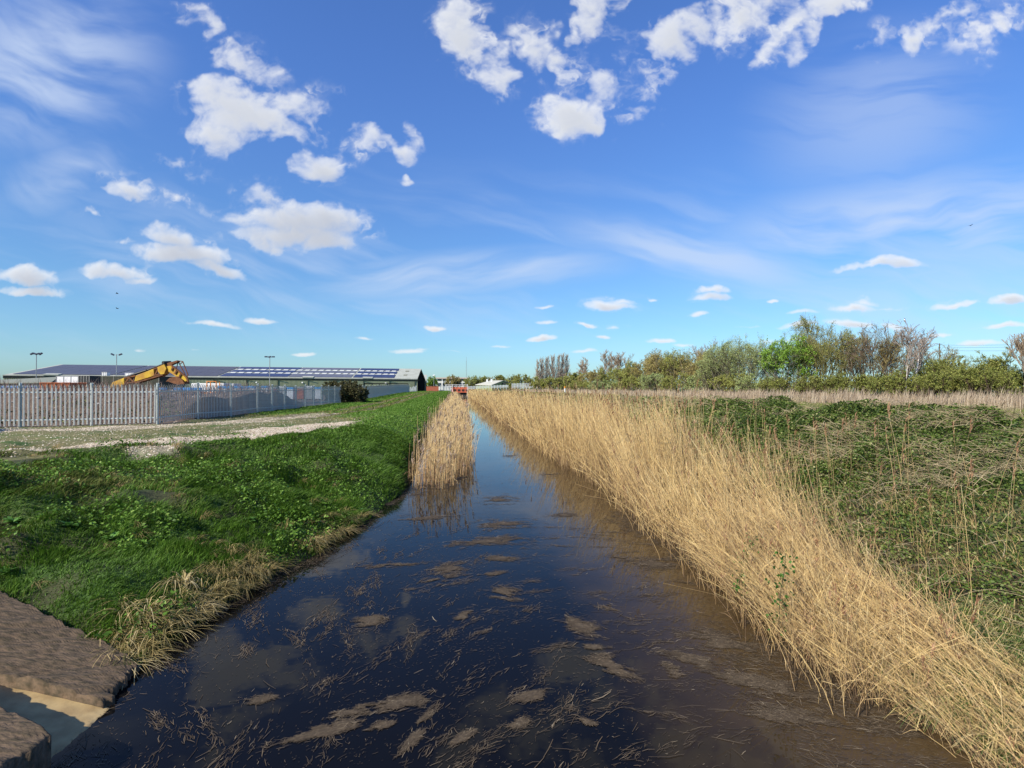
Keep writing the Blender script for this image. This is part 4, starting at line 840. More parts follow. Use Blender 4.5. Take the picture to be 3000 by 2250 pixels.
# ------------------------------------------------------------------ sluice at canal end
D = 240; sg = thing('sluice_gate', 'red sluice gate with white railings closing the far end of the canal', 'sluice', (0, 0, 0))
def wall_px(name, px0, px1, D, py0, py1, th, m, parent): return MB().slab(pt(px0, D, zz(py1, D)), pt(px1, D, zz(py1, D)), pt(px1, D, zz(py0, D)), pt(px0, D, zz(py0, D)), (0, th, 0)).build(name, m, parent)
redp = mat('red_gate_paint', (.48, .12, .065), (.4, .1, .05), rough=.7, scale=1)
wall_px('gate_leaf', 1324, 1369, D, 1150, 1161.6, .4, mat('wet_steel', (.05, .045, .04), rough=.6), sg)
wall_px('gate_panel', 1323, 1371, D - .5, 1134, 1149, .5, redp, sg)
for (a, b_) in ((1328, 1337), (1341, 1349), (1353, 1361), (1364, 1368)): wall_px('recess', a, b_, D - .56, 1140.5, 1147, .04, mat('recess_shade', (.05, .025, .02)), sg)  # dark plates on the panel face stand in for shade in its openings
wall_px('ledge', 1322, 1372, D - .9, 1148.6, 1150.2, .38, redp, sg)
rl = MB()
for py in (1127.5, 1131.5): rl.bar(pt(1305, D - .7, zz(py, D)), pt(1371, D - .7, zz(py, D)), .14)
for px in (1306, 1315, 1325, 1336, 1347, 1358): rl.bar(pt(px, D - .7, zz(1136, D)), pt(px, D - .7, zz(1127, D)), .12)
rl.build('railing', white_m, sg)
for px in (1325, 1369): MB().bar(pt(px, D - 1.2, -.3), pt(px, D - 1.2, zz(1126, D)), .22).build('guide_post', white_m, sg)
for sx in (-1, 1):
    x = -3.8 if sx < 0 else 3.3; MB().box(x - .35 * 1, x + .35, 235, 246, -1, 1.9).build('abutment', conc, sg)
# far fences
ff = mat('pale_fence', (.5, .54, .54), (.42, .46, .46), rough=.6, scale=1)
def far_fence(lab, segs, D0):
    t = thing('far_fence', lab, 'fence', (0, 0, 0), 0, 'pale fences beyond the sluice'); b = MB(); pb = MB()
    for (pa, da, ta, ba), (pq, dq, tq, bq) in zip(segs[:-1], segs[1:]):
        n = max(4, int(abs(pq - pa) / .95))
        for i in range(n):
            u = i / n; px = pa + (pq - pa) * u; D = da + (dq - da) * u; x, y = cw(px, D); zt_ = zz(ta + (tq - ta) * u, D); zb = zz(ba + (bq - ba) * u, D); wv_ = .105 * D / 230; b.box(x - wv_ / 2 * .68, x + wv_ / 2 * .68, y, y + .05, zb, zt_)
        for i in range(0, n, 9):
            u = i / n; D = da + (dq - da) * u; x, y = cw(pa + (pq - pa) * u, D); pb.box(x - .1, x + .1, y + .06, y + .15, zz(ba, D) - .5, zz(ta + (tq - ta) * u, D) + .15)
        for f_ in (.2, .85): pb.bar(pt(pa, da, zz(ba + (ta - ba) * f_, da)) + [0, .08, 0], pt(pq, dq, zz(bq + (tq - bq) * f_, dq)) + [0, .08, 0], .05)
    b.build('pales', ff, t, kind='stuff'); pb.build('rail', ff, t)
far_fence('pale fence left of the red sluice', [(1290, 225, 1131, 1149), (1322, 236, 1132, 1149)], 0)
far_fence('pale fence between the sluice and the green shed', [(1372, 245, 1132, 1141), (1440, 235, 1130, 1137), (1490, 225, 1128, 1135)], 0)
far_fence('taller pale fence below the round trees right of the green shed', [(1500, 215, 1124, 1136), (1560, 200, 1123, 1137), (1592, 180, 1137, 1143)], 0)
far_fence('pale fence stepping up beside the warehouse corner', [(1202, 140, 1137, 1147), (1221, 150, 1131, 1146)], 0)

# distant buildings
D = 380; of = thing('office_building', 'pale two storey office with a flat roof behind the trees by the sluice', 'office'); cream = mat('cream_render', (.55, .55, .5), (.48, .48, .44), rough=.8); glass = mat('dark_glass', (.04, .06, .08), rough=.1, spec=.7)
ow_ = wall_px('wall', 1281, 1368, D, 1107, 1145, 10, cream, of); wall_px('roof', 1275, 1372, D - 1.5, 1106, 1109.5, 13, mat('roof_edge', (.5, .42, .36)), of)
for py0, py1 in ((1110.5, 1116), (1122, 1132)):
    for i in range(7):
        px = 1283 + i * 12; wall_px('window', px, px + 9.5, D - .15, py0, py1, .1, glass, ow_)
for px in (1295, 1343): wall_px('column', px, px + 1.6, D - 1.2, 1109, 1140, .4, white_m, of)
D = 330; gs = thing('green_shed', 'green walled shed with a low cream roof and two white vents', 'shed'); cr_roof = mat('cream_roof', (.62, .6, .47), rough=.6)
a, b, c, d = pt(1392, 318, zz(1127, 318)), pt(1440, 300, zz(1128, 300)), pt(1474, 318, zz(1114.5, 318)), pt(1436, 335, zz(1115, 335))
MB().slab(a, b, c, d, (0, 0, -.3)).build('roof', cr_roof, gs); b2, c2, e2 = b, c, pt(1502, 330, zz(1124, 330))
MB().slab(c, e2, e2 + [0, 16, 0], c + [0, 16, 0], (0, 0, -.3)).build('roof', cr_roof, gs)
MB().add([f0(b + [.3, .4, 0]), f0(e2 + [-.3, .4, 0]), e2 + [-.3, .4, -.3], c + [0, .4, -.35], b + [.3, .4, -.3], f0(a + [.5, .4, 0]), a + [.5, .4, -.3]], [(0, 1, 2, 3, 4), (5, 0, 4, 6)]).build('wall', mat('lime_cladding', (.3, .36, .12), rough=.7), gs)
wall_px('louvre', 1464, 1482, 316, 1121.5, 1126, .15, drk, gs)
for px in (1427, 1440): x, y = cw(px, 322); MB().box(x - .45, x + .45, y, y + .9, zz(1120, 322), zz(1111, 322)).build('vent', white_m, gs)
# lattice mast
D = 700; x, y = cw(1366, D); mm = thing('radio_mast', 'tall thin lattice radio mast standing over the far trees', 'mast', (x, y, 2)); H = zz(1045, D) - 2; b = MB()
for k in range(3):
    a0 = k * 2 * PI / 3; b.bar((math.cos(a0) * .55, math.sin(a0) * .55, 0), (math.cos(a0) * .55, math.sin(a0) * .55, H * .9), .14)
for i in range(34):
    z0_ = H * .9 * i / 34; z1_ = H * .9 * (i + 1) / 34
    for k in range(3):
        a0 = k * 2 * PI / 3; a1 = (k + 1) * 2 * PI / 3; b.bar((math.cos(a0) * .55, math.sin(a0) * .55, z0_), (math.cos(a1) * .55, math.sin(a1) * .55, z1_), .09)
b.build('lattice', polem, mm); MB().bar((0, 0, H * .9), (0, 0, H), .25, seg=6).build('aerial', polem, mm)
# white-and-orange marker post
x, y = cw(1655, 110); mp = thing('marker_post', 'short white marker post with an orange cap at the edge of the far reeds', 'post', (x, y, 2.0)); MB().bar((0, 0, 0), (0, 0, 1.35), .26, seg=8).build('post', white_m, mp); MB().bar((0, 0, 1.35), (0, 0, 1.75), .3, seg=8).build('cap', mat('orange_cap', (.7, .25, .03)), mp)
# overhead line
pl = thing('power_line', 'thin overhead power cables crossing above the right hedge', 'power line'); cabm = mat('cable', (.05, .05, .06)); 
A_, B_ = pt(2760, 210, zz(1017, 210)), pt(3500, 150, zz(990, 150))
for k, dz in enumerate((0, .9, -1.1)):
    n = 24; P = np.zeros((1, n, 3)); 
    for i in range(n):
        u = i / (n - 1); P[0, i] = A_ * (1 - u) + B_ * u + [0, k * 1.0, dz - 2.0 * 4 * u * (1 - u) * .5]
    V, F, R_ = tubes(P, np.full((1, n), .035), np.array([.5])); link('cable', npmesh('cable', V, F), cabm, pl)
for Pq in (A_, B_): MB().bar((Pq[0], Pq[1] + 1, 2), Pq + [0, 1, 1.5], .35, seg=8).bar(Pq + [-1.2, 1, 1.2], Pq + [1.2, 1, 1.2], .15).build('pole', mat('pole_wood', (.12, .09, .06)), pl)

# ------------------------------------------------------------------ trees
def bark(c): return mat('bark', c, tuple(q * .6 for q in c), rough=.9, scale=6)
def spawn(rg, P, L, n, s0, ratio, ang, up, K=4, bias=1.0, wig=.05):
    """children polylines leaving parents P (N,Kp,3) of length L"""
    N, Kp, _ = P.shape; i = rg.integers(0, N, n) if n > N else np.arange(n); i = np.concatenate([np.arange(N), rg.integers(0, N, max(0, n - N))])[:n] if n > N else i
    s = s0 + (1 - s0) * rg.random(n) ** bias; f = s * (Kp - 1); k = np.minimum(f.astype(int), Kp - 2); fr = (f - k)[:, None]
    p0 = P[i, k] * (1 - fr) + P[i, k + 1] * fr; t = P[i, k + 1] - P[i, k]; t /= np.linalg.norm(t, axis=1, keepdims=True) + 1e-9
    r = rg.normal(size=(n, 3)); r -= t * (r * t).sum(1, keepdims=True); r /= np.linalg.norm(r, axis=1, keepdims=True); a = ang * rg.uniform(.5, 1.4, n)[:, None]
    d = t * np.cos(a) + r * np.sin(a); l = L[i] * ratio * rg.uniform(.6, 1.25, n) * (1.15 - .45 * s); Q = np.zeros((n, K, 3)); q = p0.copy()
    for j in range(K):
        Q[:, j] = q; d = d + rg.normal(0, wig, (n, 3)) + np.array([0, 0, up]); d /= np.linalg.norm(d, axis=1, keepdims=True); q = q + d * (l / (K - 1))[:, None]
    return Q, l
def crown_shrub(name, label, cat, x, y, z, w, h, cols, stemc, seed, nshoot=160, ntwig=9, nleaf=4, leafsz=.07, leaf=True, lean=0, vase=.3, group=None, dome=.85, tw=1.0, openness=0.0, low=0.0, stems=None, zc=.34, fill=0):
    """scrub or small tree: a few stems fork three times inside an uneven envelope and end in twigs with small leaves"""
    h *= 1.09; w *= 1.06; rg = np.random.default_rng(seed); D = math.hypot(x, y); t = thing(name, label, cat, (x, y, z), 0, group)
    n0 = stems or int(np.clip(nshoot / 14, 6, 22)); th = rg.uniform(0, 2 * PI, n0); fan = rg.uniform(.1, 1, n0) ** .7 * min(1.1, .75 * w / h)
    K = 5; d = np.stack([np.cos(th) * fan + lean, np.sin(th) * fan, np.ones(n0)], 1); d /= np.linalg.norm(d, axis=1, keepdims=True); hh = max(h, .55 * w)
    p = np.stack([np.cos(th) * w * .5 * vase * rg.random(n0), np.sin(th) * w * .5 * vase * rg.random(n0), np.full(n0, -.05)], 1); L0 = hh * rg.uniform(.5, .85, n0) / d[:, 2].clip(.5); P0 = np.zeros((n0, K, 3))
    for k in range(K): P0[:, k] = p; d = d + rg.normal(0, .09, (n0, 3)) + [lean * .1, 0, .05]; d /= np.linalg.norm(d, axis=1, keepdims=True); p = p + d * (L0 / (K - 1))[:, None]
    def clamp(P):
        c = np.array([lean * h * .4, 0, zc * h]); v = P - c; az = np.arctan2(v[..., 1], v[..., 0]); up = v[..., 2] > 0
        lob = 1 + .10 * np.sin(az * 3 + seed) + .08 * np.sin(az * 7 + seed * 2 + P[..., 2]) + .07 * np.sin(P[..., 2] * 6 / h * 2 + az * 2); R = np.stack([np.full(up.shape, w / 2), np.full(up.shape, w / 2), np.where(up, h * (1 - zc) * .96, h * zc * 1.2)], -1)
        r = np.linalg.norm(v / R, axis=-1) / lob; f = np.where(r > .8, (.8 + (r - .8) * .45) / np.maximum(r, 1e-6), 1); out = c + v * f[..., None]; out[..., 2] = np.maximum(out[..., 2], 0); return out
    n1 = nshoot; P1, L1 = spawn(rg, P0, L0, n1, .22, .55, .65, .07, 4, .8); n2 = n1 * 4; P2, L2 = spawn(rg, P1, L1, n2, .15, .55, .6, .06, 3, .8); n3 = int(n1 * ntwig * .9); P3, L3 = spawn(rg, P2, L2, n3, .2, .6, .5, .05, 3, .7, .1)
    P1, P2, P3 = clamp(P1), clamp(P2), clamp(P3); rb_ = (.007 * h / 5 + .00014 * D) * tw
    pr = [tubes(P0, (rb_ * rg.uniform(1.8, 3.4, n0))[:, None] * np.linspace(1.3, .5, K)[None], rg.random(n0), 5), tubes(P1, np.full((n1, 1), rb_) * np.array([[1.3, 1, .75, .45]]), rg.random(n1), 3)]
    V, F, R2 = merge(pr); link('trunk', npmesh('trunk', V, F, R2), bark(stemc), t)
    def rib(P, wv, r): s = np.cross(P[:, -1] - P[:, 0], rg.normal(size=(len(P), 3))); s /= np.linalg.norm(s, axis=1, keepdims=True) + 1e-9; return ribbons(P, np.full((len(P), 1), wv) * np.array([[1.2, 1, .45]]), s, r)
    wv = (.004 + .00026 * D) * tw; parts = [rib(P2, wv * 1.5, rg.random(n2) * .35), rib(P3, wv, np.clip(rg.beta(2, 2, n3) * .6, 0, 1))]
    if leaf:
        q = n3 * nleaf; j = rg.integers(0, n3, q); u = rg.uniform(.2, 1.0, q)[:, None]; lp = P3[j, 0] * (1 - u) + P3[j, 2] * u + rg.normal(0, .012, (q, 3)) * h
        clump = fbm(lp[:, 0] * 5 / h + seed, lp[:, 2] * 5 / h + lp[:, 1], 200 + seed)
        if openness: kq = clump > openness; lp = lp[kq]; clump = clump[kq]; q = len(lp)
        parts.append(leaves(lp, leafsz * rg.uniform(.5, 1.25, q), np.clip(.4 + .6 * rg.random(q) * (.45 + clump), 0, 1), rg, aspect=.55))
    if fill:
        u = rg.normal(size=(fill, 3)); u /= np.linalg.norm(u, axis=1, keepdims=True); u[:, 2] = np.abs(u[:, 2]); az = np.arctan2(u[:, 1], u[:, 0]); r = rg.random(fill) ** .4 * (.9 + .12 * np.sin(az * 3 + seed) + .1 * np.sin(az * 8 + u[:, 2] * 7)); lp = u * r[:, None] * [w / 2, w / 2, h * .93]
        parts.append(leaves(lp, leafsz * rg.uniform(.6, 1.3, fill), rg.random(fill), rg, aspect=.55))
    V, F, R2 = merge(parts); link('crown', npmesh('crown', V, F, R2), mat('crown_' + name, (0, 0, 0), rnd=cols, trans=.18, rough=.7), t); return t
def poplar(name, label, cat, x, y, z, w, h, cols, stemc, seed, **k):
    rg = np.random.default_rng(seed); D = math.hypot(x, y); t = thing(name, label, cat, (x, y, z), 0, k.get('group')); K = 6
    P0 = np.zeros((1, K, 3)); P0[0, :, 2] = np.linspace(0, h * .95, K); P0[0, :, 0] = rg.normal(0, .1, K); V, F, R2 = tubes(P0, np.linspace(.2, .03, K)[None], np.array([.5]), 6); link('trunk', npmesh('trunk', V, F, R2), bark(stemc), t)
    n = 130; s = rg.uniform(.06, .95, n); th = rg.uniform(0, 2 * PI, n); p0 = np.stack([th * 0, th * 0, s * h * .93], 1); l = h * .26 * (1.15 - s * .8) * rg.uniform(.6, 1.2, n); d = np.stack([np.cos(th) * .3, np.sin(th) * .3, np.ones(n)], 1); P1 = np.stack([p0 + d * np.array([u ** .6 if i < 2 else u, u ** .6 if i < 2 else u, u])[None] * l[:, None] * [min(1, w / h * 6)] for i, u in enumerate((0, .4, .7, 1.0))], 1); P1[:, :, 0:2] *= (w / h * 5)
    P2, L2 = spawn(rg, P1, l, 1500, .1, .4, .35, .15, 3); s = np.cross(P2[:, -1] - P2[:, 0], rg.normal(size=(1500, 3))); s /= np.linalg.norm(s, axis=1, keepdims=True)
    V, F, R2 = merge([tubes(P1, np.full((n, 4), .03) * np.array([[1.4, 1, .8, .5]]), rg.random(n)), ribbons(P2, np.full((1500, 3), .05) * [1, .8, .4], s, rg.random(1500))]); link('crown', npmesh('crown', V, F, R2), mat('crown_poplar', (0, 0, 0), rnd=cols, trans=.1), t)
def bare_tree(name, label, cat, x, y, z, h, seed, trunkc, twigc, spread=.5, trunk_r=None, fork=.35, lean=0, droop=0, levels=5, group=None, leafcol=None, narrow=False):
    rg = random.Random(seed); D = math.hypot(x, y); t = thing(name, label, cat, (x, y, z), 0, group); segs = [[], []]
    r0 = trunk_r or h * .014
    def grow(p, d, L, r, lv):
        n = 4; pts = [p]; 
        for i in range(n):
            d = d + np.array([rg.gauss(0, .12), rg.gauss(0, .12), .06 - droop * max(0, lv - 2) * .25]); d /= np.linalg.norm(d); p = p + d * L / n; pts.append(p)
        segs[0 if lv == 0 else 1].append((pts, r, lv))
        if lv >= levels: return
        nch = 3 if lv else 6
        for c in range(nch + (lv > 1)):
            u = (fork if lv == 0 else .2) + (1 - (fork if lv == 0 else .2)) * (c + rg.random() * .7) / nch; u = min(u, .99); k = min(int(u * n), n - 1); q = pts[k] + (pts[k + 1] - pts[k]) * (u * n - k)
            a = rg.uniform(0, 2 * PI); sp = spread * rg.uniform(.7, 1.3) * (.45 if narrow else 1); nd = d * (1 - .35 * sp) + np.array([math.cos(a) * sp, math.sin(a) * sp, .25]); nd /= np.linalg.norm(nd)
            grow(q, nd, L * rg.uniform(.48, .68) * (1 - .25 * u if lv == 0 else 1), r * .55, lv + 1)
    grow(np.zeros(3), np.array([lean, 0, 1.]), h * .62, r0, 0)
    def mk(nm, lst, m):
        P = np.array([s[0] for s in lst]); K = P.shape[1]; R_ = np.array([[max(s[1] * (1 - .5 * k / (K - 1)), .0035 + .00016 * D) for k in range(K)] for s in lst]); V, F, R2 = tubes(P, R_, np.array([rg.random() for _ in lst]), 4 if nm == 'trunk' else 3)
        link(nm, npmesh(nm, V, F, R2), m, t)
    mk('trunk', segs[0], trunkc); mk('crown', segs[1], twigc)
    if leafcol:
        ends = np.array([s[0][-1] for s in segs[1] if s[2] >= levels - 1]); g = np.random.default_rng(seed); lp = np.repeat(ends, 5, 0) + g.normal(0, .12, (len(ends) * 5, 3)); V, F, R2 = leaves(lp, .1, g.random(len(lp)), g); link('leaves', npmesh('leaves', V, F, R2), mat('leafcol', (0, 0, 0), rnd=leafcol, trans=.3), t)
    return t
OLV = [(0.1293, 0.1162, 0.0569), (0.1942, 0.181, 0.065), (0.2267, 0.2297, 0.0487), (0.2754, 0.2947, 0.065), (0.3729, 0.4003, 0.1137)]
RUS = [(0.1386, 0.1184, 0.0616), (0.231, 0.18, 0.077), (0.2926, 0.2339, 0.077), (0.3388, 0.2955, 0.0924), (0.4158, 0.3648, 0.1386)]
WIL = [(0.1558, 0.152, 0.0717), (0.2287, 0.2395, 0.1008), (0.2579, 0.3124, 0.1008), (0.3308, 0.3999, 0.1446), (0.4474, 0.5165, 0.2466)]
BRG = [(0.075, 0.075, 0.0375), (0.0875, 0.15, 0.025), (0.1375, 0.25, 0.025), (0.2, 0.35, 0.0375), (0.3, 0.45, 0.075)]
DRK = [(0.0869, 0.078, 0.0271), (0.1351, 0.1342, 0.0363), (0.1592, 0.1906, 0.0399), (0.2317, 0.2583, 0.0544), (0.3767, 0.3596, 0.1086)]
gzr = lambda x, y: float(terr(x, y)) - .05
def sh(name, lab, cat, px, D, pytop, wpx, cols, stem, seed, **k):
    x, y = cw(px, D); z = gzr(x, y); h = zz(pytop, D) - z; return (poplar if name == 'poplar_tree' else crown_shrub)(name, lab, cat, x, y, z, wpx / 1600 * D, h, cols, stem, seed, **k)
BR = (.26, .21, .13)
# right hedge line, left to right in the photo
PG = 'leafless poplars in the far row'
for i, (px, top, w) in enumerate(((1576, 1052, 12), (1588, 1044, 14), (1603, 1040, 14), (1620, 1034, 15), (1637, 1036, 13), (1649, 1033, 12), (1661, 1036, 13))):
    sh('poplar_tree', 'slim leafless brown poplar standing in the far tight row', 'tree', px, 186 + i, top, w * 2.3, [(.24, .19, .14), (.36, .28, .2), (.44, .35, .26), (.5, .42, .32)], (.32, .25, .19), 300 + i, nshoot=46, ntwig=26, leaf=False, vase=.2, dome=.10, group=PG, tw=.8)
HG = 'olive scrub along the right hedge'
hed = [(1585, 175, 1112, 60, OLV), (1640, 165, 1108, 70, OLV), (1690, 150, 1094, 70, OLV), (1740, 140, 1090, 80, RUS), (1800, 128, 1084, 80, OLV), (1850, 118, 1078, 80, OLV), (1880, 112, 1062, 80, OLV), (1915, 100, 1040, 85, RUS), (1940, 96, 1024, 90, RUS), (1985, 92, 1022, 90, OLV), (2030, 88, 1030, 85, RUS), (2062, 82, 1040, 60, RUS)]
hl = ['low olive scrub under the left side of the poplars', 'low olive scrub under the right side of the poplars', 'olive scrub just right of the poplar row', 'brownish scrub below the first bare crown', 'olive scrub below the two bare tree crowns', 'olive scrub between the bare crowns and the tall brown thicket', 'green brown shoulder on the left of the tall thicket', 'russet shrub on the left slope of the tall thicket', 'tallest russet shrub of the thicket', 'olive shrub at the top of the thicket', 'russet shrub on the right slope of the thicket', 'narrow russet shrub left of the pale willow']
for i, ((px, D, top, w, cols), lab) in enumerate(zip(hed, hl)):
    sh('hedge_shrub', lab, 'shrub', px, D, top, w, cols, BR, 320 + i, nshoot=170, ntwig=14, nleaf=4, leafsz=.05 + .0014 * D, vase=.6, group=HG, dome=.95)
LG = 'low bushes at the foot of the right hedge'
low_ = [(1700, 120, 1118, 70), (1770, 108, 1114, 80), (1850, 96, 1108, 90), (1915, 84, 1098, 90), (1985, 76, 1096, 95), (2060, 68, 1092, 100), (2150, 60, 1096, 110), (2215, 54, 1106, 100)]
for i, (px, D, top, w) in enumerate(low_):
    sh('low_bush', 'low grey green bush at the foot of the hedge, %s' % ['below the poplars end', 'below the left bare crown', 'below the right bare crown', 'under the thicket left slope', 'under the thicket summit', 'left of the pale willow foot', 'in front of the pale willow', 'right of the pale willow foot'][i], 'bush', px, D, top, w, (OLV, WIL)[i % 2], BR, 340 + i, nshoot=170, ntwig=12, nleaf=4, leafsz=.05 + .0012 * D, vase=.6, group=LG)
bt = lambda px, D, top, lab, seed, tc, wc, **k: (lambda x, y: bare_tree(k.pop('name', 'bare_tree'), lab, 'tree', x, y, gzr(x, y), zz(top, D) - gzr(x, y), seed, tc, wc, **k))(*cw(px, D))
brk = mat('brown_bark', (.3, .23, .16), (.22, .16, .11)); twg = mat('brown_twig', (.36, .27, .18), (.27, .2, .13)); gtw = mat('grey_twig', (.36, .3, .25), (.27, .22, .18))
bt(1770, 150, 1030, 'bare brown tree crown with a spreading top left of the pair', 401, brk, twg, spread=.75)
bt(1818, 145, 1031, 'bare brown tree crown right of the pair above the olive scrub', 402, brk, twg, spread=.7)
bt(1705, 160, 1052, 'small bare brown tree between the poplars and the paired crowns', 403, brk, twg, spread=.8)
bt(2068, 90, 1004, 'leafless grey tree rising between the russet thicket and the pale willow', 404, gtw, gtw, spread=.6)
bt(2250, 70, 1022, 'small grey leafless tree at the right shoulder of the pale willow', 405, gtw, gtw, spread=.7)
sh('willow_tree', 'broad pale green willow with upright shoots on the right', 'tree', 2168, 62, 990, 175, WIL, (.2, .18, .12), 350, nshoot=420, ntwig=16, nleaf=3, leafsz=.10, vase=.6, dome=.8, tw=.8)
sh('willow_tree', 'lower rounded pale willow on the left of the broad one', 'tree', 2105, 66, 1020, 100, WIL, (.2, .18, .12), 351, nshoot=260, ntwig=14, nleaf=3, leafsz=.11, vase=.6)
sh('hawthorn_tree', 'bright fresh green young tree at the left of the open scrub', 'tree', 2298, 48, 958, 115, BRG, (.25, .22, .16), 352, nshoot=110, ntwig=18, nleaf=9, leafsz=.13, vase=.25, dome=.8, openness=.47)
sh('sparse_tree', 'thin leaved tree with pale branches behind the bright green one', 'tree', 2345, 52, 936, 130, OLV, (.25, .2, .12), 353, nshoot=120, ntwig=20, nleaf=4, leafsz=.09, vase=.3, dome=.7, openness=.42)
sh('sparse_tree', 'olive twiggy tree right of the bright green one', 'tree', 2400, 47, 960, 110, OLV, (.2, .17, .08), 354, nshoot=120, ntwig=20, nleaf=5, leafsz=.085, vase=.3, dome=.75, openness=.4)
sh('sparse_tree', 'wide fan shaped olive tree left of the tallest twiggy crown', 'tree', 2470, 45, 975, 130, OLV, (.16, .14, .06), 355, nshoot=120, ntwig=20, nleaf=5, leafsz=.085, vase=.25, dome=.8, openness=.4)
sh('sparse_tree', 'tallest twiggy crown with pinkish tips left of the birch', 'tree', 2548, 43, 945, 140, [(.12, .09, .06), (.17, .12, .09), (.2, .16, .08), (.2, .2, .07), (.26, .26, .1)], (.17, .13, .08), 356, nshoot=120, ntwig=20, nleaf=4, leafsz=.075, vase=.25, dome=.75, openness=.41)
sh('sparse_tree', 'brown windswept tree leaning right just left of the birch', 'tree', 2610, 41, 985, 110, RUS, (.17, .12, .09), 357, nshoot=120, ntwig=20, nleaf=3, leafsz=.07, vase=.3, lean=.2, openness=.48)
bwhite = mat('birch_bark', (.7, .66, .6), (.35, .3, .27), rough=.8, scale=5)
bt(2674, 36.5, 930, 'white barked leafless birch with a drooping crown', 410, bwhite, gtw, spread=.5, name='birch_tree', fork=.55, droop=.3, trunk_r=.085, lean=.05, levels=5)
bt(2658, 36.8, 1000, 'slender white birch stem just left of the larger birch', 411, bwhite, gtw, spread=.35, name='birch_tree', fork=.6, trunk_r=.045, lean=.01, levels=3)
sh('scrub_shrub', 'windswept leafless shrub right of the birch', 'shrub', 2740, 39, 1020, 130, RUS, (.16, .12, .08), 358, nshoot=90, ntwig=16, nleaf=1, leafsz=.07, lean=.35, openness=.41)
sh('hawthorn_shrub', 'large rounded dark olive hawthorn on the right', 'shrub', 2825, 36, 1042, 200, DRK, (.08, .06, .04), 359, fill=5000, nshoot=260, ntwig=18, nleaf=5, leafsz=.085, vase=.6, dome=.95)
sh('hawthorn_shrub', 'lower olive hawthorn between the birch and the big rounded one', 'shrub', 2755, 37, 1068, 120, DRK, (.1, .08, .05), 360, nshoot=150, ntwig=16, nleaf=4, leafsz=.08, vase=.6)
sh('hawthorn_shrub', 'dark green shrub at the right edge of the photo', 'shrub', 2990, 33, 1084, 120, DRK, (.06, .05, .03), 361, nshoot=180, ntwig=18, nleaf=5, leafsz=.08, vase=.6)
bt(3010, 31, 960, 'bare twiggy tree cut by the right edge', 412, twg, twg, spread=.6)
UG = 'dark undergrowth mounds below the right trees'
for i, (px, D, top, w) in enumerate([(2260, 50, 1106, 110), (2340, 46, 1104, 120), (2420, 43, 1103, 120), (2500, 41, 1100, 130), (2580, 39, 1097, 130), (2660, 37, 1108, 130), (2740, 35, 1096, 130), (2900, 33, 1076, 140)]):
    sh('undergrowth', 'dark bramble mound %s' % ['right of the pale willow', 'at the foot of the bright green tree', 'below the olive twiggy tree', 'under the fan shaped tree', 'below the tallest twiggy crown', 'at the birch foot', 'right of the birch foot', 'right of the big rounded hawthorn'][i], 'bush', px, D, top, w, DRK, (.08, .05, .04), 370 + i, nshoot=170, ntwig=14, nleaf=4, leafsz=.09, vase=.6, group=UG)
# fence bush
x, y = -13.0, 52.5
for D in np.arange(45, 90, .2):
    if cw(1013, D)[0] <= -12.6: x, y = cw(1013, D); break
Db = D; zb = float(terr(x, y)); crown_shrub('round_bush', 'dense dark brown green bush growing through the palisade fence', 'bush', x, y, zb - .1, 112 / 1600 * Db, zz(1122, Db) - zb, [(.03, .022, .012), (.05, .04, .02), (.07, .065, .025), (.09, .09, .03), (.15, .14, .06)], (.07, .05, .04), 380, nshoot=520, ntwig=30, nleaf=5, leafsz=.15, vase=.95, stems=40, zc=.12, fill=26000)
# far trees beyond sluice
FG = 'trees beyond the sluice'
for i, (px, D, top, w, cols, lab) in enumerate([(1262, 330, 1106, 34, BRG, 'yellow green tree beside the shaded warehouse gable'), (1322, 330, 1102, 34, RUS, 'bare brown tree in front of the office'), (1337, 335, 1106, 30, RUS, 'rounder bare tree in front of the office right part'),
    (1376, 330, 1101, 36, OLV, 'pale bare tree right of the radio mast foot'), (1396, 340, 1103, 26, OLV, 'narrow brown tree left of the green shed'), (1420, 350, 1102, 34, OLV, 'round tree behind the left white vent'), (1445, 352, 1104, 30, RUS, 'brown tree behind the right white vent'), (1466, 354, 1097, 26, DRK, 'dark evergreen crown above the green shed roof'),
    (1495, 340, 1100, 34, OLV, 'olive tree right of the green shed ridge'), (1530, 320, 1097, 48, OLV, 'large round olive tree above the far pale fence'), (1563, 300, 1108, 36, OLV, 'low round tree left of the poplar row'), (1508, 230, 1125, 50, DRK, 'dark bramble bush before the taller pale fence')]):
    sh('far_tree', lab, 'tree', px, D, top, w, cols, (.14, .11, .09), 430 + i, nshoot=90, ntwig=14, nleaf=4, leafsz=.45, vase=.35, group=FG, tw=1.1)
# distant treeline, both sides of the horizon: reads as one mass
xs = []; rg = np.random.default_rng(5); n = 30000
az = rg.uniform(-1.25, 1.25, n); Dd = rg.uniform(620, 700, n); k = (az > -.09) | (az < -1.0) | True
hh = 5 + 6 * fbm(az * 60, az * 0 + 3, 210); P = np.stack([np.sin(az) * Dd, np.cos(az) * Dd, 2 + hh * rg.random(n) ** .7], 1)
V, F, R_ = leaves(P, 2.4, rg.random(n), rg); link('far_woods', npmesh('far_woods', V, F, R_), mat('far_foliage', (0, 0, 0), rnd=DRK, rough=.9), kind='stuff', label='low far treeline along the horizon', cat='woods')
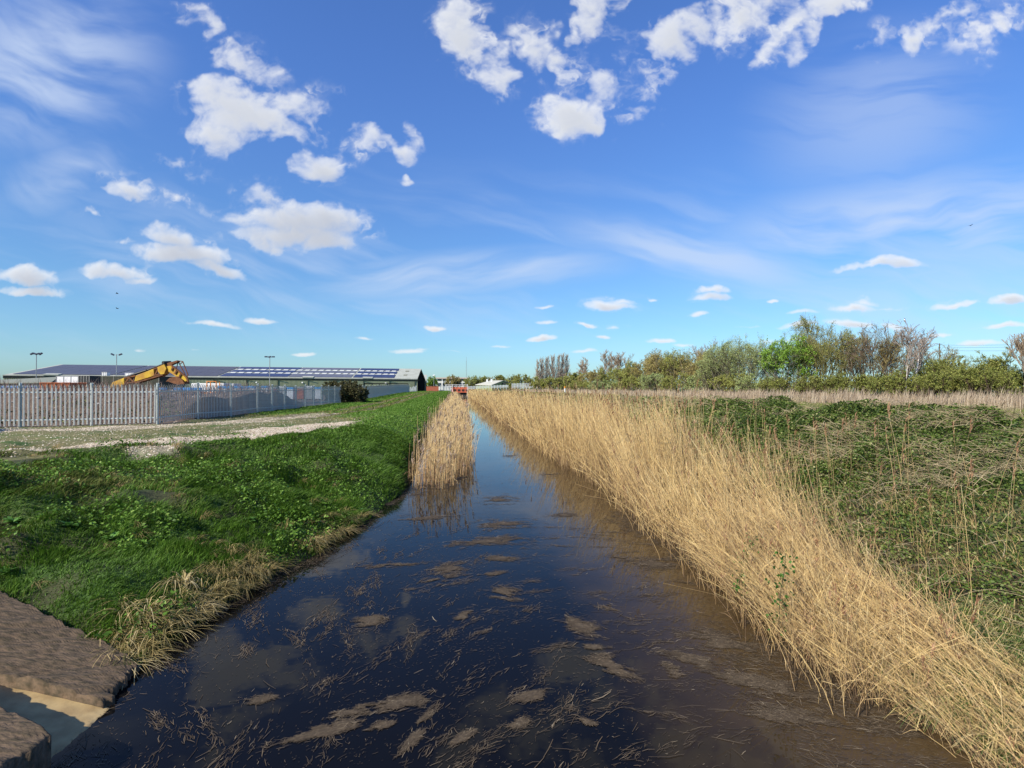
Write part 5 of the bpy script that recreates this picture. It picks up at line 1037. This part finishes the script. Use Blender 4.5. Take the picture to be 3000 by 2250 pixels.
# yard weeds behind the fence
ry = np.random.default_rng(31); n = 15000; xs = ry.uniform(-34, -13.8, n); ys = ry.uniform(22, 50, n); k = (ys > fence_y(xs) + .7) | ((xs > FB[0]) & (xs < -14.4) & (ys > 27)); xs, ys = xs[k], ys[k]; c = fbm(xs * .4, ys * .4, 221); k = ry.random(len(xs)) < ss(.3, .6, c); xs, ys = xs[k], ys[k]; n = len(xs)
B = blades(xs, ys, terr(xs, ys), ry.uniform(.25, 1.1, n), np.full(n, .02), ry.uniform(.05, .5, n), ry.random(n), ry, K=4)
link('yard_weeds', npmesh('yard_weeds', *B), mat('yard_stems', (0, 0, 0), rnd=[(.06, .035, .03), (.13, .08, .07), (.22, .15, .13), (.3, .24, .17)], trans=.1), kind='stuff', label='purplish dead weeds on the earth mound behind the fence', cat='weeds')
n = 16000; xs = ry.uniform(-34, -13.6, n); ys = ry.uniform(22, 48, n); fy = fence_y(xs); dd = np.where(xs < FB[0], ys - fy, (-13.9 - xs)); k = (dd > .3) & (dd < 2.6 * fbm(xs * .5, ys * .5, 222) * 2) ; xs, ys = xs[k], ys[k]; n = len(xs)
V, F, R_ = leaves(np.stack([xs, ys, terr(xs, ys) + ry.uniform(0, .6, n) ], 1), .1, ry.beta(2, 3, n), ry); link('yard_ivy', npmesh('yard_ivy', V, F, R_), m_br, kind='stuff', label='dark ivy and brambles low behind the fence pales', cat='brambles')
# rubble on the mound
V, F, R_ = pebbles(xr_ := ry.uniform(-34, -14.5, 1300), yr_ := ry.uniform(27, 48, 1300), terr(xr_, yr_) + .03, ry.uniform(.04, .15, 1300), ry)
link('rubble', npmesh('rubble', V, F, R_), mat('rubble', (0, 0, 0), rnd=[(.12, .07, .05), (.2, .11, .08), (.22, .19, .16), (.4, .38, .36)], rough=.9), kind='stuff', label='brick rubble and spoil heaped in the yard', cat='rubble')
# climbing plants in the reeds by the water
def climber(lab, pts, seed):
    rg = np.random.default_rng(seed); P0 = []
    for (px, py) in pts:
        x, y = cw(px, 6.6 if px > 2250 else (7.4 if py > 1680 else 8.2)); D = dist(x, y); P0.append((x, y, float(zz(py, D))))
    P0 = np.array(P0); t = thing('climbing_plant', lab, 'climber', tuple(P0[-1]), 0, 'green climbers in the reeds'); Q = P0 - P0[-1]
    V, F, R_ = tubes(Q[None], np.full((1, len(Q)), .006), np.array([.5])); link('stem', npmesh('stem', V, F, R_), mat('climber_stem', (.1, .09, .04)), t)
    u = rg.uniform(0, len(Q) - 1.001, 130); i = u.astype(int); p = Q[i] + (Q[i + 1] - Q[i]) * (u - i)[:, None] + rg.normal(0, .07, (130, 3)); V, F, R_ = leaves(p, rg.uniform(.025, .055, 130), rg.random(130), rg, aspect=.8); link('leaves', npmesh('leaves', V, F, R_), mat('climber_leaf', (0, 0, 0), rnd=[(.02, .06, .01), (.05, .13, .02), (.1, .22, .04)], trans=.25, rough=.4), t)
climber('green leafy climber hanging from the reeds to the water, left one', [(2225, 1560), (2190, 1600), (2175, 1650), (2165, 1700), (2160, 1725)], 1)
climber('darker ivy strand trailing to the water, right of the bright climber', [(2300, 1620), (2295, 1680), (2285, 1730), (2280, 1790), (2283, 1825)], 2)
# birds
bm = mat('bird_feather', (.02, .02, .025), rough=.7)
def bird(lab, px, py, D, a):
    x, y = cw(px, D); z = zz(py, D); t = thing('bird', lab, 'bird', (x, y, z), a, 'birds in the sky')
    MB().prism([(-.42, 0), (-.2, .06), (.15, .09), (.35, .05), (.42, .0), (.3, -.05), (-.1, -.07)], -.07, .07).build('body', bm, t, bevel=.03)
    for s in (-1, 1): MB().slab((-.12, s * .05, .03), (.2, s * .05, .03), (.12, s * .75, .28), (-.1, s * .7, .26), (0, 0, -.02)).build('wing', bm, t)
bird('upper of two dark birds flying low at left', 341, 860, 165, .4); bird('lower of two dark birds flying low at left', 342, 904, 175, .1); bird('tiny dark bird alone in the sky at right', 2846, 660, 170, .2)
# unseen bush added left of the view to throw a shadow on the turf
x, y = -23.5, 18.2
crown_shrub('hedge_shrub', 'leafy bush added to cast shade just outside the left edge of the view', 'shrub', -21.3, 18.4, 1.6, 2.6, 4.4, DRK, (.06, .05, .04), 390, nshoot=260, ntwig=20, nleaf=6, leafsz=.14, vase=.6, dome=.7)

# ------------------------------------------------------------------ sky
SUN = np.array([-.76, -.65, .0]); EL = math.radians(37); SUN[:2] /= np.linalg.norm(SUN); az_ = math.atan2(SUN[0], SUN[1])
wd = bpy.data.worlds.new('World'); bpy.context.scene.world = wd; wd.use_nodes = True; nt = wd.node_tree; N = nt.nodes; Lk = nt.links
bg = N['Background']; bg.inputs[1].default_value = .1
sky = N.new('ShaderNodeTexSky'); sky.sky_type = 'NISHITA'; sky.sun_disc = False; sky.sun_elevation = EL; sky.sun_rotation = az_; sky.air_density = 1.0; sky.dust_density = .6; sky.ozone_density = 2.2; sky.altitude = 0
# x, y, rx, ry (sky survey units), tilt, strength
CL = [(555,240,160,72,-.05,1.1),(470,280,75,50,-.5,.9),(665,255,45,45,0,.7),(608,298,50,20,-.1,.7),(530,130,90,38,-.35,.62),(440,45,52,28,-.7,.35),(800,305,62,50,-.4,.95),(880,300,30,45,.2,.75),(848,345,38,25,-.3,.8),(868,395,18,10,0,.6),
 (677,364,58,34,0,.9),(655,350,30,30,0,.5),(270,397,55,32,-.2,.95),(375,418,62,16,-.35,.42),(640,485,145,48,-.12,1.2),(620,510,120,36,0,1.1),(700,530,75,28,0,1.0),(570,430,45,22,-.3,.4),(400,560,130,34,-.12,1.2),(470,590,80,22,-.15,1.0),(360,508,75,30,-.35,.7),(240,592,90,24,-.1,.95),(300,612,45,12,0,.6),(45,600,75,26,-.1,1.0),(60,632,75,14,-.05,.9),(195,455,42,12,0,.5),(250,522,35,9,0,.3),(385,340,60,18,-.2,.3),
 (460,698,65,9,-.08,.8),(567,686,47,10,-.03,.85),(948,706,29,8,0,.9),(892,758,52,6,0,.6),(920,755,25,5,0,.5),(660,765,34,5,0,.6),(312,753,16,4,0,.3),(430,757,30,3,0,.3),(790,733,20,3,0,.3),
 (1010,75,70,95,.3,1.15),(1060,160,48,40,0,.9),(1140,85,50,60,.8,.5),(1205,130,28,25,0,.7),(1225,235,80,50,-.3,1.15),(1195,215,45,38,0,.8),(1270,270,38,28,0,.8),(1265,165,60,60,.6,.48),(1375,210,55,55,-.3,.38),(1330,130,40,60,.4,.3),(1275,35,70,45,.9,1.0),(1240,80,25,30,0,.7),
 (1425,80,80,58,.5,1.0),(1510,45,80,50,.4,.9),(1610,35,130,60,.35,1.05),(1700,75,75,42,.8,.95),(1665,115,50,22,.7,.7),(1780,10,90,40,.2,.8),(1980,70,58,42,.5,.95),(1900,90,50,20,.7,.35),(2060,20,110,30,.3,.75),(2160,45,80,38,.6,.7),(2130,95,40,16,.7,.4),
 (1323,663,64,15,-.02,1.0),(1340,655,40,10,0,.8),(1520,640,56,12,0,.9),(1525,625,50,12,0,.85),(1515,677,22,7,0,.6),(1410,645,16,5,0,.5),(1895,575,105,14,.05,.75),(1900,568,50,14,.1,.85),(1842,666,62,14,.05,1.05),(1870,655,40,12,0,.7),(1910,662,50,7,.1,.4),(2055,655,52,11,.08,.9),(2180,650,46,13,.15,.9),(1840,700,70,13,0,1.05),(1720,703,52,8,0,.7),(1930,700,48,9,0,.7),(2030,720,30,6,0,.6),
 (1165,735,33,8,0,.95),(1266,706,23,6,0,.9),(1300,730,14,5,0,.8),(1430,736,42,7,0,.7),(1480,745,30,6,0,.5),(1170,663,30,5,0,.4),(1322,709,16,4,0,.3),(1080,748,30,4,0,.4),(2120,741,65,10,0,.7),(2170,704,60,7,.05,.6),(1700,735,70,8,0,.5),(1260,763,40,6,0,.6),(1600,700,30,4,0,.3),(1175,700,30,5,0,.35),(980,757,40,3,0,.3),(1730,675,40,6,0,.4),(1665,645,14,4,0,.35)]

def cloud_map():
    """procedural cumulus and cirrus over the forward half of the sky, gnomonic directions a (right), b (up)"""
    S = 740; A0, A1, B0_, B1_ = -1.15, 1.15, -.06, 1.2; W_, H_ = int((A1 - A0) * S), int((B1_ - B0_) * S)
    a, b = np.meshgrid(A0 + (np.arange(W_) + .5) / S, B0_ + (np.arange(H_) + .5) / S)
    amp = .16 + .84 * np.clip(b / .55, 0, 1)
    wx = (fbm(a * 9, b * 9, 301, 4) - .5); wy = (fbm(a * 9 + 40, b * 9, 302, 4) - .5)
    w2x = (fbm(a * 34, b * 40, 303, 5) - .5); w2y = (fbm(a * 34 + 9, b * 40, 304, 5) - .5)
    aw = a + amp * (wx * .085 + w2x * .034); bw = b + amp * (wy * .07 + w2y * .030)
    F = np.full(a.shape, -1.0)
    for (x, y, rx, ry, rt, st) in CL:
        cx, cy = (x - 1106) / 1180, (840.6 - y) / 1180; rx, ry = rx / 1180 * 1.06, ry / 1180 * 1.1; R = 1.6 * max(rx, ry) + .06
        j0, j1 = max(0, int((cx - R - A0) * S)), min(W_, int((cx + R - A0) * S)); k0, k1 = max(0, int((cy - R - B0_) * S)), min(H_, int((cy + R - B0_) * S))
        if j1 <= j0 or k1 <= k0: continue
        u = aw[k0:k1, j0:j1] - cx; v = bw[k0:k1, j0:j1] - cy; c, s_ = math.cos(rt), math.sin(rt); p = (u * c + v * s_) / rx; q = (-u * s_ + v * c) / ry
        if y > 470: q = np.where(q < 0, q * 1.45, q)
        f = st * (1 - np.sqrt(p * p + q * q)); o = F[k0:k1, j0:j1]; h = np.clip(.5 + .5 * (o - f) / .08, 0, 1); F[k0:k1, j0:j1] = f * (1 - h) + o * h + .08 * h * (1 - h)
    n = (fbm(a * 20 + wx * 2, b * 22 + wy * 2, 305, 6) - .5) * 1.0 + (fbm(a * 70 + w2x * 3, b * 84, 306, 5) - .5) * .42 + (fbm(a * 7, b * 8, 307, 3) - .5) * .5
    T = np.clip(F + n * (.45 + .85 * amp) - .05, 0, 1) * ss(-.06, .16, F); T = np.clip(T, 0, .95)
    hi = ss(.2, .5, b); al = 1 - np.exp(-(T * (3.0 - .9 * hi)) ** (1.25 + .25 * hi)); wisp = ss(-.32, .25, F + (fbm(a * 26 + wx * 5, b * 30 + wy * 5, 311, 6) - .5) * 1.7 - .05) * ss(.42, .8, fbm(a * 12 + w2x * 2, b * 14 + w2y, 312, 5)) * (.3 + 1.4 * ss(.35, .7, fbm(a * 50 + w2x * 6, b * 60, 313, 5))) * ss(-.4, .05, F) * ss(.05, .3, b) * .42; al = 1 - (1 - al) * (1 - wisp)
    sh = np.zeros_like(T)
    for d, w in ((2, .1), (5, .15), (9, .2), (14, .2), (20, .2), (28, .15)):
        dd = d; sh += w * np.roll(np.roll(T, -int(dd * .75), 0), int(dd * .65), 1)
    low = 1 - .72 * ss(.25, .5, b)
    lit = np.exp(-sh * 2.6 * low) ; lit = np.clip(lit * (.72 + .6 * np.clip(1 - T, 0, 1)), 0, 1); lit = np.clip(.15 + .95 * lit, 0, 1)
    def vb(x, y, rx, ry, rt):
        u = a - (x - 1106) / 1180; v = b - (840.6 - y) / 1180; c, s_ = math.cos(rt), math.sin(rt); return 1 - ss(.1, 1, np.hypot((u * c + v * s_) / rx, (-u * s_ + v * c) / ry / 1.0 ) if False else np.hypot((u * c + v * s_) / (rx / 1180), (-u * s_ + v * c) / (ry / 1180)))
    def streak(r, sx, sy, sd): c, s_ = math.cos(r), math.sin(r); p = a * c + b * s_; q = -a * s_ + b * c; wv = fbm(p * 3, q * 3, sd + 5, 4) * .16; return .45 * fbm(p * sx + wv * 3, (q + wv) * sy, sd, 7) + .3 * fbm(p * sx * 2.6 + wv * 4, (q + wv) * sy * 3, sd + 2, 6) + .25 * fbm(p * sx * .5, (q + wv * .5) * sy * .45, sd + 1, 4)
    s1 = ss(.36, .62, streak(-.45, 3.0, 9, 320)); s2 = ss(.42, .66, streak(.12, 2.4, 15, 330)); s3 = ss(.42, .68, streak(-.25, 2.2, 12, 340))
    c = .74 * np.maximum(vb(100, 130, 330, 260, .3), .75 * vb(140, 380, 240, 100, .3)) * s1
    s2b = ss(.34, .62, streak(.12, 2.4, 15, 330)); s3b = ss(.34, .62, streak(-.25, 2.2, 12, 340)); c = np.maximum(c, .72 * vb(1950, 500, 600, 170, .14) * s2b); c = np.maximum(c, .66 * vb(1500, 550, 440, 90, -.2) * s3b); c = np.maximum(c, .7 * vb(980, 592, 500, 65, .08) * s2b)
    c = np.maximum(c, .34 * vb(1900, 240, 360, 240, .3) * s2b); c = np.maximum(c, .36 * s3 * ss(.02, .15, b) * (1 - ss(.25, .45, b))); c = np.maximum(c, .22 * vb(330, 480, 380, 160, -.2) * s1)
    px = np.stack([al, lit, c, np.ones_like(al)], -1).astype(np.float32)
    im = bpy.data.images.new('cloud_cover', W_, H_, alpha=True, float_buffer=True); im.colorspace_settings.name = 'Non-Color'; im.pixels.foreach_set(px.ravel()); im.update(); im.pack(); return im, (A0, A1, B0_, B1_)
def M(op, a, b=None, c=None, clamp=False):
    n = N.new('ShaderNodeMath'); n.operation = op; n.use_clamp = clamp
    for i, v in enumerate((a, b, c)):
        if v is None: continue
        if isinstance(v, (int, float)): n.inputs[i].default_value = v
        else: Lk.new(v, n.inputs[i])
    return n.outputs[0]
def dot(v, vec):
    n = N.new('ShaderNodeVectorMath'); n.operation = 'DOT_PRODUCT'; Lk.new(v, n.inputs[0]); n.inputs[1].default_value = vec; return n.outputs['Value']
def vadd(a, b, op='ADD'):
    n = N.new('ShaderNodeVectorMath'); n.operation = op; Lk.new(a, n.inputs[0])
    if isinstance(b, tuple): n.inputs[1].default_value = b
    else: Lk.new(b, n.inputs[1])
    return n.outputs[0]
def MR(v, a, b, c=0., d=1., smooth=True):
    n = N.new('ShaderNodeMapRange'); n.interpolation_type = 'SMOOTHSTEP' if smooth else 'LINEAR'; Lk.new(v, n.inputs[0])
    for i, q in enumerate((a, b, c, d)): n.inputs[i + 1].default_value = q
    return n.outputs[0]
tc = N.new('ShaderNodeTexCoord'); d_ = tc.outputs['Generated']
fwd = dot(d_, (SN, CS, 0)); rgt = dot(d_, (CS, -SN, 0)); upz = dot(d_, (0, 0, 1)); fc = M('MAXIMUM', fwd, .02)
cb = N.new('ShaderNodeCombineXYZ'); Lk.new(M('DIVIDE', rgt, fc), cb.inputs[0]); Lk.new(M('DIVIDE', upz, fc), cb.inputs[1]); uv = cb.outputs[0]

IMG, (A0, A1, B0_, B1_) = cloud_map()
mp = N.new('ShaderNodeMapping'); mp.inputs['Location'].default_value = (-A0 / (A1 - A0), -B0_ / (B1_ - B0_), 0); mp.inputs['Scale'].default_value = (1 / (A1 - A0), 1 / (B1_ - B0_), 1); Lk.new(uv, mp.inputs[0])
ti = N.new('ShaderNodeTexImage'); ti.image = IMG; ti.extension = 'CLIP'; ti.interpolation = 'Linear'; Lk.new(mp.outputs[0], ti.inputs[0])
sp = N.new('ShaderNodeSeparateColor'); Lk.new(ti.outputs[0], sp.inputs[0]); fm = MR(fwd, .03, .1)
dens = M('MULTIPLY', sp.outputs[0], fm); lit = sp.outputs[1]; cir = M('MULTIPLY', sp.outputs[2], fm)
tn = N.new('ShaderNodeVectorMath'); tn.operation = 'MULTIPLY'; Lk.new(sky.outputs[0], tn.inputs[0])
def mixc(f, a, b):
    n = N.new('ShaderNodeMix'); n.data_type = 'RGBA'
    for i, v in ((0, f), (6, a), (7, b)):
        if isinstance(v, tuple): n.inputs[i].default_value = v
        else: Lk.new(v, n.inputs[i])
    return n.outputs[2]
Lk.new(mixc(MR(upz, .08, .55), (.59, .87, 1.11, 1), (.66, .97, 1.52, 1)), tn.inputs[1]); SKY = tn.outputs[0]
SKY = mixc(cir, SKY, (4.7, 5.5, 6.9, 1))
cc = mixc(lit, (3.3, 3.6, 4.3, 1), (6.6, 6.75, 7.0, 1))
SKY = mixc(dens, SKY, cc)
Lk.new(SKY, bg.inputs[0])
sl_ = bpy.data.lights.new('sun', 'SUN'); sl_.energy = 5.0; sl_.angle = math.radians(.5); sl_.color = (1, .92, .78)
so = bpy.data.objects.new('sun', sl_); C.objects.link(so)
from mathutils import Vector
so.rotation_euler = Vector((SUN[0] * math.cos(EL), SUN[1] * math.cos(EL), math.sin(EL))).to_track_quat('Z', 'Y').to_euler()

# ------------------------------------------------------------------ camera and output
cam = bpy.data.cameras.new('camera'); co = bpy.data.objects.new('camera', cam); C.objects.link(co)
cam.sensor_width = 36; cam.lens = 1600 / 3000 * 36; cam.clip_end = 9000; cam.clip_start = .05
co.location = (0, 0, HC); co.rotation_euler = (PI / 2 + math.radians(.53), 0, -PHI)
sc = bpy.context.scene; sc.camera = co
sc.view_settings.view_transform = 'Standard'; sc.view_settings.look = 'None'; sc.view_settings.exposure = .46; sc.view_settings.gamma = 1
